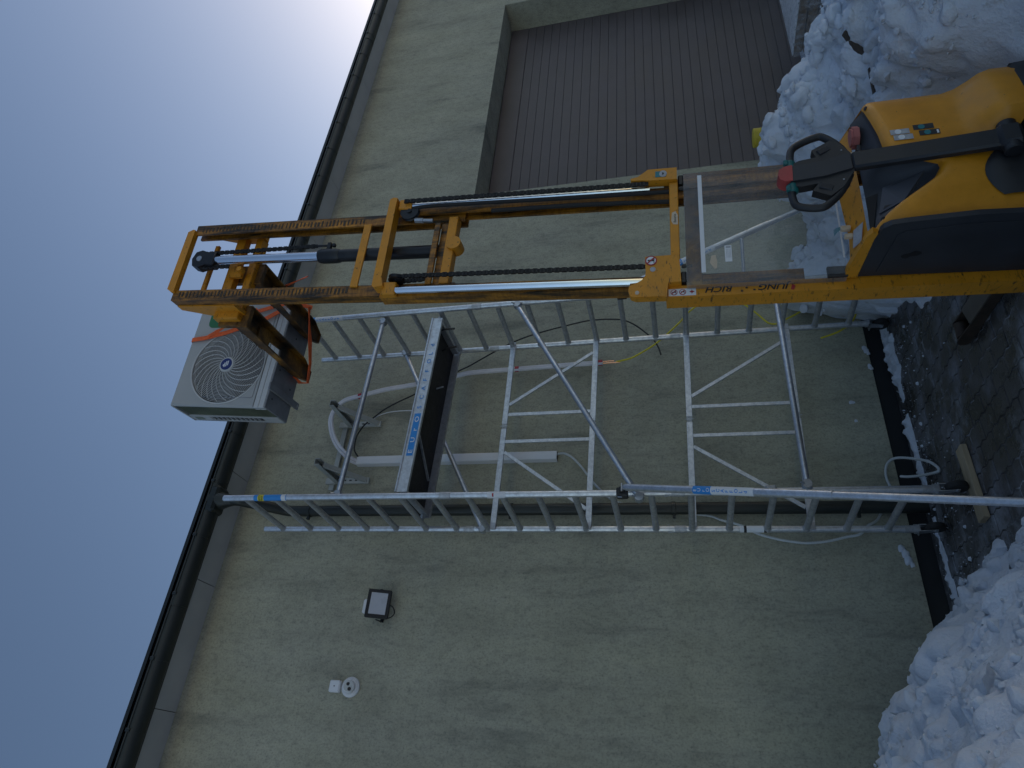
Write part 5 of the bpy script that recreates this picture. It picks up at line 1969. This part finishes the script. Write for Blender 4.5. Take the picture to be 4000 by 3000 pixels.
mb.tube(spline([(A0 + .08, T0 + .0, ZB + .60), (A0 + .08, T0 - .0, ZB + .2), (A0 + .085, T0, ZB + .14), (A0 + .13, T0, ZB + .125), (A0 + .5, T0, ZB + .125), (A1 - .03, T0, ZB + .125)], 6), .0035, 5)
ab(mb, 'panel_seam', 'ac_base', front)
# grille: concentric wires and curved spokes
mb = MB()
for k in range(23):
    r = .070 + (GRAD - .012 - .070) * k / 22
    mb.tube([(GC[0] + r * math.cos(a), T0 + .006 - .022 * (1 - (r / GRAD) ** 2), GC[1] + r * math.sin(a)) for a in [2 * math.pi * i / 56 for i in range(57)]], .0023, 4, False)
gr = ab(mb, 'fan_grille', 'ac_trim', front)
mb = MB()
for q in range(24):
    a0_ = 2 * math.pi * q / 24
    pts = []
    for k in range(9):
        u = k / 8
        r = .066 + (GRAD - .008 - .066) * u
        a = a0_ + 1.05 * u ** .9
        pts.append((GC[0] + r * math.cos(a), T0 + .003 - .022 * (1 - (r / GRAD) ** 2), GC[1] + r * math.sin(a)))
    mb.tube(pts, .0030, 5, False)
ab(mb, 'grille_spokes', 'ac_trim', gr)
mb = MB()
mb.lathe([(.068, 0), (.064, .012), (.056, .014)], (GC[0], T0 - .012, GC[1]), (0, -1, 0), 30)
hubp = ab(mb, 'grille_hub', 'ac_trim', gr)
mb = MB()
mb.lathe([(.052, 0), (.052, .002)], (GC[0], T0 - .0262, GC[1]), (0, -1, 0), 30)
bd = ab(mb, 'badge', 'badge_blue', gr)
mb = MB()
for zz, a, b in ((.012, -.028, .012), (-.002, -.022, .026), (-.016, -.012, .030), (.022, -.02, -.004)):
    mb.box(GC[0] + a, GC[0] + b, T0 - .0292, T0 - .0284, GC[1] + zz - .004, GC[1] + zz + .005)
ab(mb, 'badge_print', 'label_white', gr, smooth=False)
# dark fan chamber with the fan
mb = MB()
mb.lathe([(GRAD - .008, 0), (GRAD - .008, -.12), (.02, -.121)], (GC[0], T0 + .034, GC[1]), (0, -1, 0), 40)
mb.f = mb.f[:-2]
ab(mb, 'fan_chamber', 'ac_dark', front, fix=False)
for q in range(3):
    mb = MB()
    rows = []
    for u in (0, .33, .66, 1):
        r = .05 + .25 * u
        rows.append([(GC[0] + r * math.cos(a), T0 + .06 + .05 * v, GC[1] + r * math.sin(a)) for v, a in [(v, 2 * math.pi * q / 3 + 1.3 * v) for v in (0, .25, .5, .75, 1)]])
    mb.grid(rows)
    ab(mb, 'fan_blade', 'console_grey', front)
# casing: top, right side, back
mb = MB()
mb.box(A0 - .004, A1 + .004, T0 + .013, T1, ZT - .02, ZT, .004)
ab(mb, 'top_cover', 'ac_white')
mb = MB()
mb.box(A1 - .012, A1, T0 + .013, T1, ZB, ZT - .021, .003)
rs_ = ab(mb, 'side_panel', 'ac_white')
mb = MB()
mb.box(A0, A1 - .013, T1 - .012, T1, ZB, ZT - .021)
ab(mb, 'rear_panel', 'ac_base', smooth=False)
# left side: coil behind an open side, rear corner strip with vent slots and grip
mb = MB()
mb.box(A0 + .012, A0 + .03, T0 + .03, T1 - .1, ZB + .02, ZT - .03)
coil = ab(mb, 'coil', 'coil_fin', smooth=False)
mb = MB()
for k in range(60):
    zz = ZB + .03 + k * .0137
    mb.box(A0 + .0085, A0 + .0118, T0 + .03, T1 - .1, zz, zz + .004)
fins = ab(mb, 'coil_fins', 'coil_fin', coil, smooth=False)
fins['kind'] = 'stuff'
mb = MB()
mb.box(A0, A0 + .012, T0 + .013, T0 + .028, ZB, ZT - .021, .002)
mb.box(A0, A0 + .012, T1 - .11, T1 - .092, ZB, ZT - .021, .002)
mb.box(A0, A0 + .012, T1 - .022, T1, ZB, ZT - .021, .002)
mb.box(A0, A0 + .012, T1 - .0915, T1 - .0225, ZB, ZB + .16, .002)
mb.box(A0, A0 + .012, T1 - .0915, T1 - .0225, ZT - .21, ZT - .021, .002)
for k in range(11):
    zz = ZB + .175 + k * .0445
    mb.box(A0, A0 + .012, T1 - .0915, T1 - .0225, zz + .027, zz + .0385, .001)
corner = ab(mb, 'corner_grille', 'ac_white')
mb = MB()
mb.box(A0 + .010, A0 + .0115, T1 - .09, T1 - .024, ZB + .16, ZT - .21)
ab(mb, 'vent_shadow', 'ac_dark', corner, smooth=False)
mb = MB()
mb.box(A0 - .003, A0 + .001, T1 - .08, T1 - .034, ZT - .135, ZT - .06, .002)
ab(mb, 'carry_grip', 'coil_fin', corner)
# base pan with feet
mb = MB()
mb.box(A0 + .004, A1 - .004, T0 + .004, T1 - .002, ZB - .012, ZB - .001, .002)
pan = ab(mb, 'base_pan', 'ac_base')
for k in range(10):
    mb = MB()
    mb.lathe([(.008, 0), (.008, .001)], (A0 + .10 + .085 * k, T0 + .06 + .19 * ((k * 7) % 3) / 2, ZB - .0118), (0, 0, -1), 10)
    ab(mb, 'drain_hole', 'ac_dark', pan)
for s_ in (-.645, .0):
    mb = MB()
    mb.box(s_ - .03, s_ + .03, T0 - .03, T1 + .075, ZB - .032, ZB - .013, .006)
    ft = ab(mb, 'foot_rail', 'ac_base')
    mb = MB()
    mb.box(s_ - .012, s_ + .012, T1 + .045, T1 + .056, ZB - .0335, ZB - .0315)
    ab(mb, 'foot_slot', 'label_grey', ft)
# green logo label
mb = MB()
gx0, gx1, gz0, gz1 = -.105, .10, 5.50, 5.72
poly = [(gx0, gz0), (gx1, gz0), (gx1, gz1)] + [(gx0 + .05 + .05 * math.cos(a), gz1 - .05 + .05 * math.sin(a)) for a in np.linspace(math.pi / 2, math.pi, 7)]
mb.prism(poly, lambda a, b, d: (a, d, b), T0 - .0015, T0 - .0003)
lg = ab(mb, 'logo_label', 'label_green', front, smooth=False)
text('KAISAI', .052, (gx0 + .025, T0 - .0022, 5.585), (1, 0, 0), (0, 0, 1), 'label_white', lg, warp=SW, bold=.012)

# orange ratchet strap round the unit and the forks
sp_ = thing('ratchet_strap', 'orange strap tied round the outdoor unit and the forks', 'strap', SW(-.25, .83, 4.9))
def strap(pts, wd, side, name='webbing', th=.003):
    """flat band along pts, its width along the given direction at each point"""
    P = [V3(p) for p in pts]
    rows = []
    for i, p in enumerate(P):
        d = (P[min(i + 1, len(P) - 1)] - P[max(i - 1, 0)]).normalized()
        s = V3(side[i] if isinstance(side, list) else side)
        s = (s - d * s.dot(d)).normalized()
        n_ = d.cross(s)
        rows.append([p + s * wd / 2 + n_ * th, p - s * wd / 2 + n_ * th, p - s * wd / 2 - n_ * th, p + s * wd / 2 - n_ * th, p + s * wd / 2 + n_ * th])
    mb = MB()
    mb.grid(rows)
    return build(mb, name, 'strap_orange', sp_, warp=SW)
tf = T0 - .012
strap([(-.20, T1 + .01, 5.60), (-.20, T1 - .02, ZT + .006), (-.215, 1.0, ZT + .007), (-.225, T0 + .03, ZT + .006), (-.228, tf + .002, ZT - .012), (-.215, tf - .006, 5.70), (-.165, tf - .008, 5.50), (-.09, tf - .008, 5.30), (-.03, tf - .01, 5.15), (.05, tf - .01, 5.02)], .038, (1, 0, 0))
strap([(-.20, tf - .012, 5.66), (-.16, tf - .02, 5.585), (-.10, tf - .03, 5.48), (-.02, tf - .03, 5.36), (.06, tf - .012, 5.26)], .03, [(1, 0, .1), (.3, -1, .2), (.8, .6, .2), (1, .2, 0), (1, 0, 0)])
strap([(.04, tf - .006, 5.26), (.08, tf - .01, 5.12), (.11, tf - .012, 5.0), (.118, .84, 4.90), (.118, .9, 4.80)], .034, (1, 0, 0))
# under the forks, from the right one across to the tip of the left one
strap([(.10, .86, 4.80), (.02, .92, 4.815), (-.15, 1.02, 4.82), (-.30, 1.10, 4.825), (-.455, 1.165, 4.845), (-.46, 1.15, 4.93)], .034, [(0, 1, 0), (.3, 1, .5), (.4, 1, -.5), (.4, 1, 0), (.4, 1, 0), (0, 1, 0)])
strap([(-.46, 1.15, 4.90), (-.44, 1.08, 4.93), (-.36, 1.05, 4.935)], .02, (0, 0, 1))
strap([(.13, .62, 4.93), (.145, .60, 4.86), (.17, .56, 4.72), (.185, .55, 4.66)], .03, [(0, 1, 0), (.4, 1, 0), (.8, .6, 0), (.8, .6, .2)])

# ================================================================ LOOSE THINGS
bo = thing('bollard', 'yellow round steel bollard half buried behind the snow heap', 'bollard', (6.10, -0.5, GZ))
mb = MB()
mb.tube([(6.10, -.5, 0.0), (6.10, -.5, .935)], .098, 26)
pb = build(mb, 'pipe', 'bollard_yellow', bo)
mb = MB()
mb.lathe([(.100, 0), (.100, .012), (.092, .022), (.03, .026)], (6.10, -.5, .936), Z, 26)
build(mb, 'cap', 'bollard_yellow', bo)

wp = thing('wrapped_boards', 'stack of brown boards wrapped in clear foil behind the snow heap', 'pallet', (8.2, -.9, GZ))
for k in range(3):
    mb = MB()
    mb.box(7.36 + .01 * k, 9.4, -1.25, -.55, .10 + k * .105, .195 + k * .105, .006)
    build(mb, 'board', 'brown_board', wp)
mb = MB()
for x in (7.45, 8.3, 9.2):
    mb.box(x, x + .1, -1.25, -.55, GZ - .03, .099)
build(mb, 'pallet_block', 'dark_plank', wp)
mb = MB()
mb.box(7.35, 9.4, -1.255, -.545, .407, .418, .003)
build(mb, 'cover_sheet', 'white_pvc', wp)
mb = MB()
rows = []
pf = [(-1.275, .09), (-1.27, .25), (-1.262, .405), (-1.24, .425), (-.9, .432), (-.56, .425), (-.535, .40), (-.53, .09)]
for i in range(22):
    x = 7.335 + i * .1
    rows.append([(x + .008 * math.sin(9 * a + i), a + .008 * math.sin(i * 2.1 + b * 20), b + .008 * math.sin(i * 1.7 + a * 8)) for a, b in pf])
mb.grid(rows)
mb.add([(7.333, a, b) for a, b in pf], [tuple(range(len(pf)))])
build(mb, 'foil', 'plastic_foil', wp, angle=60)

def heap_z(x, y):
    xs, ys, Zz = HF['right']
    i, j = int((x - xs[0]) / (xs[1] - xs[0])), int((y - ys[0]) / (ys[1] - ys[0]))
    return float(Zz[j, i])
for (p, q, wd, th, lift, label) in (((4.50, -2.58), (4.32, -2.46), .06, .035, .012, 'short dark plank lying on the snow heap, the one nearer the frame edge'),
                                     ((4.29, -2.43), (4.02, -2.20), .032, .03, .004, 'thin dark plank sunk in the snow heap above the stacker')):
    a = Vector((*p, heap_z(*p) + lift))
    b = Vector((*q, heap_z(*q) + lift))
    mb = MB()
    mb.bar(a, b, Vector((b.y - a.y, a.x - b.x, 0)), wd, th, .003)
    o = build(mb, 'plank', 'dark_plank', origin=(a + b) / 2)
    tag(o, label, 'plank', 'dark planks in the snow')
mb = MB()
pa, pbv = Vector((2.185, -1.005, GZ + .0215)), Vector((1.675, -1.035, GZ + .0215))
mb.bar(pa, pbv, Vector((0, 1, 0)), .10, .038, .003)
o = build(mb, 'plank', 'pale_plank', origin=(1.93, -1.02, GZ))
tag(o, 'pale wooden plank on the paving under the front left caster', 'plank')
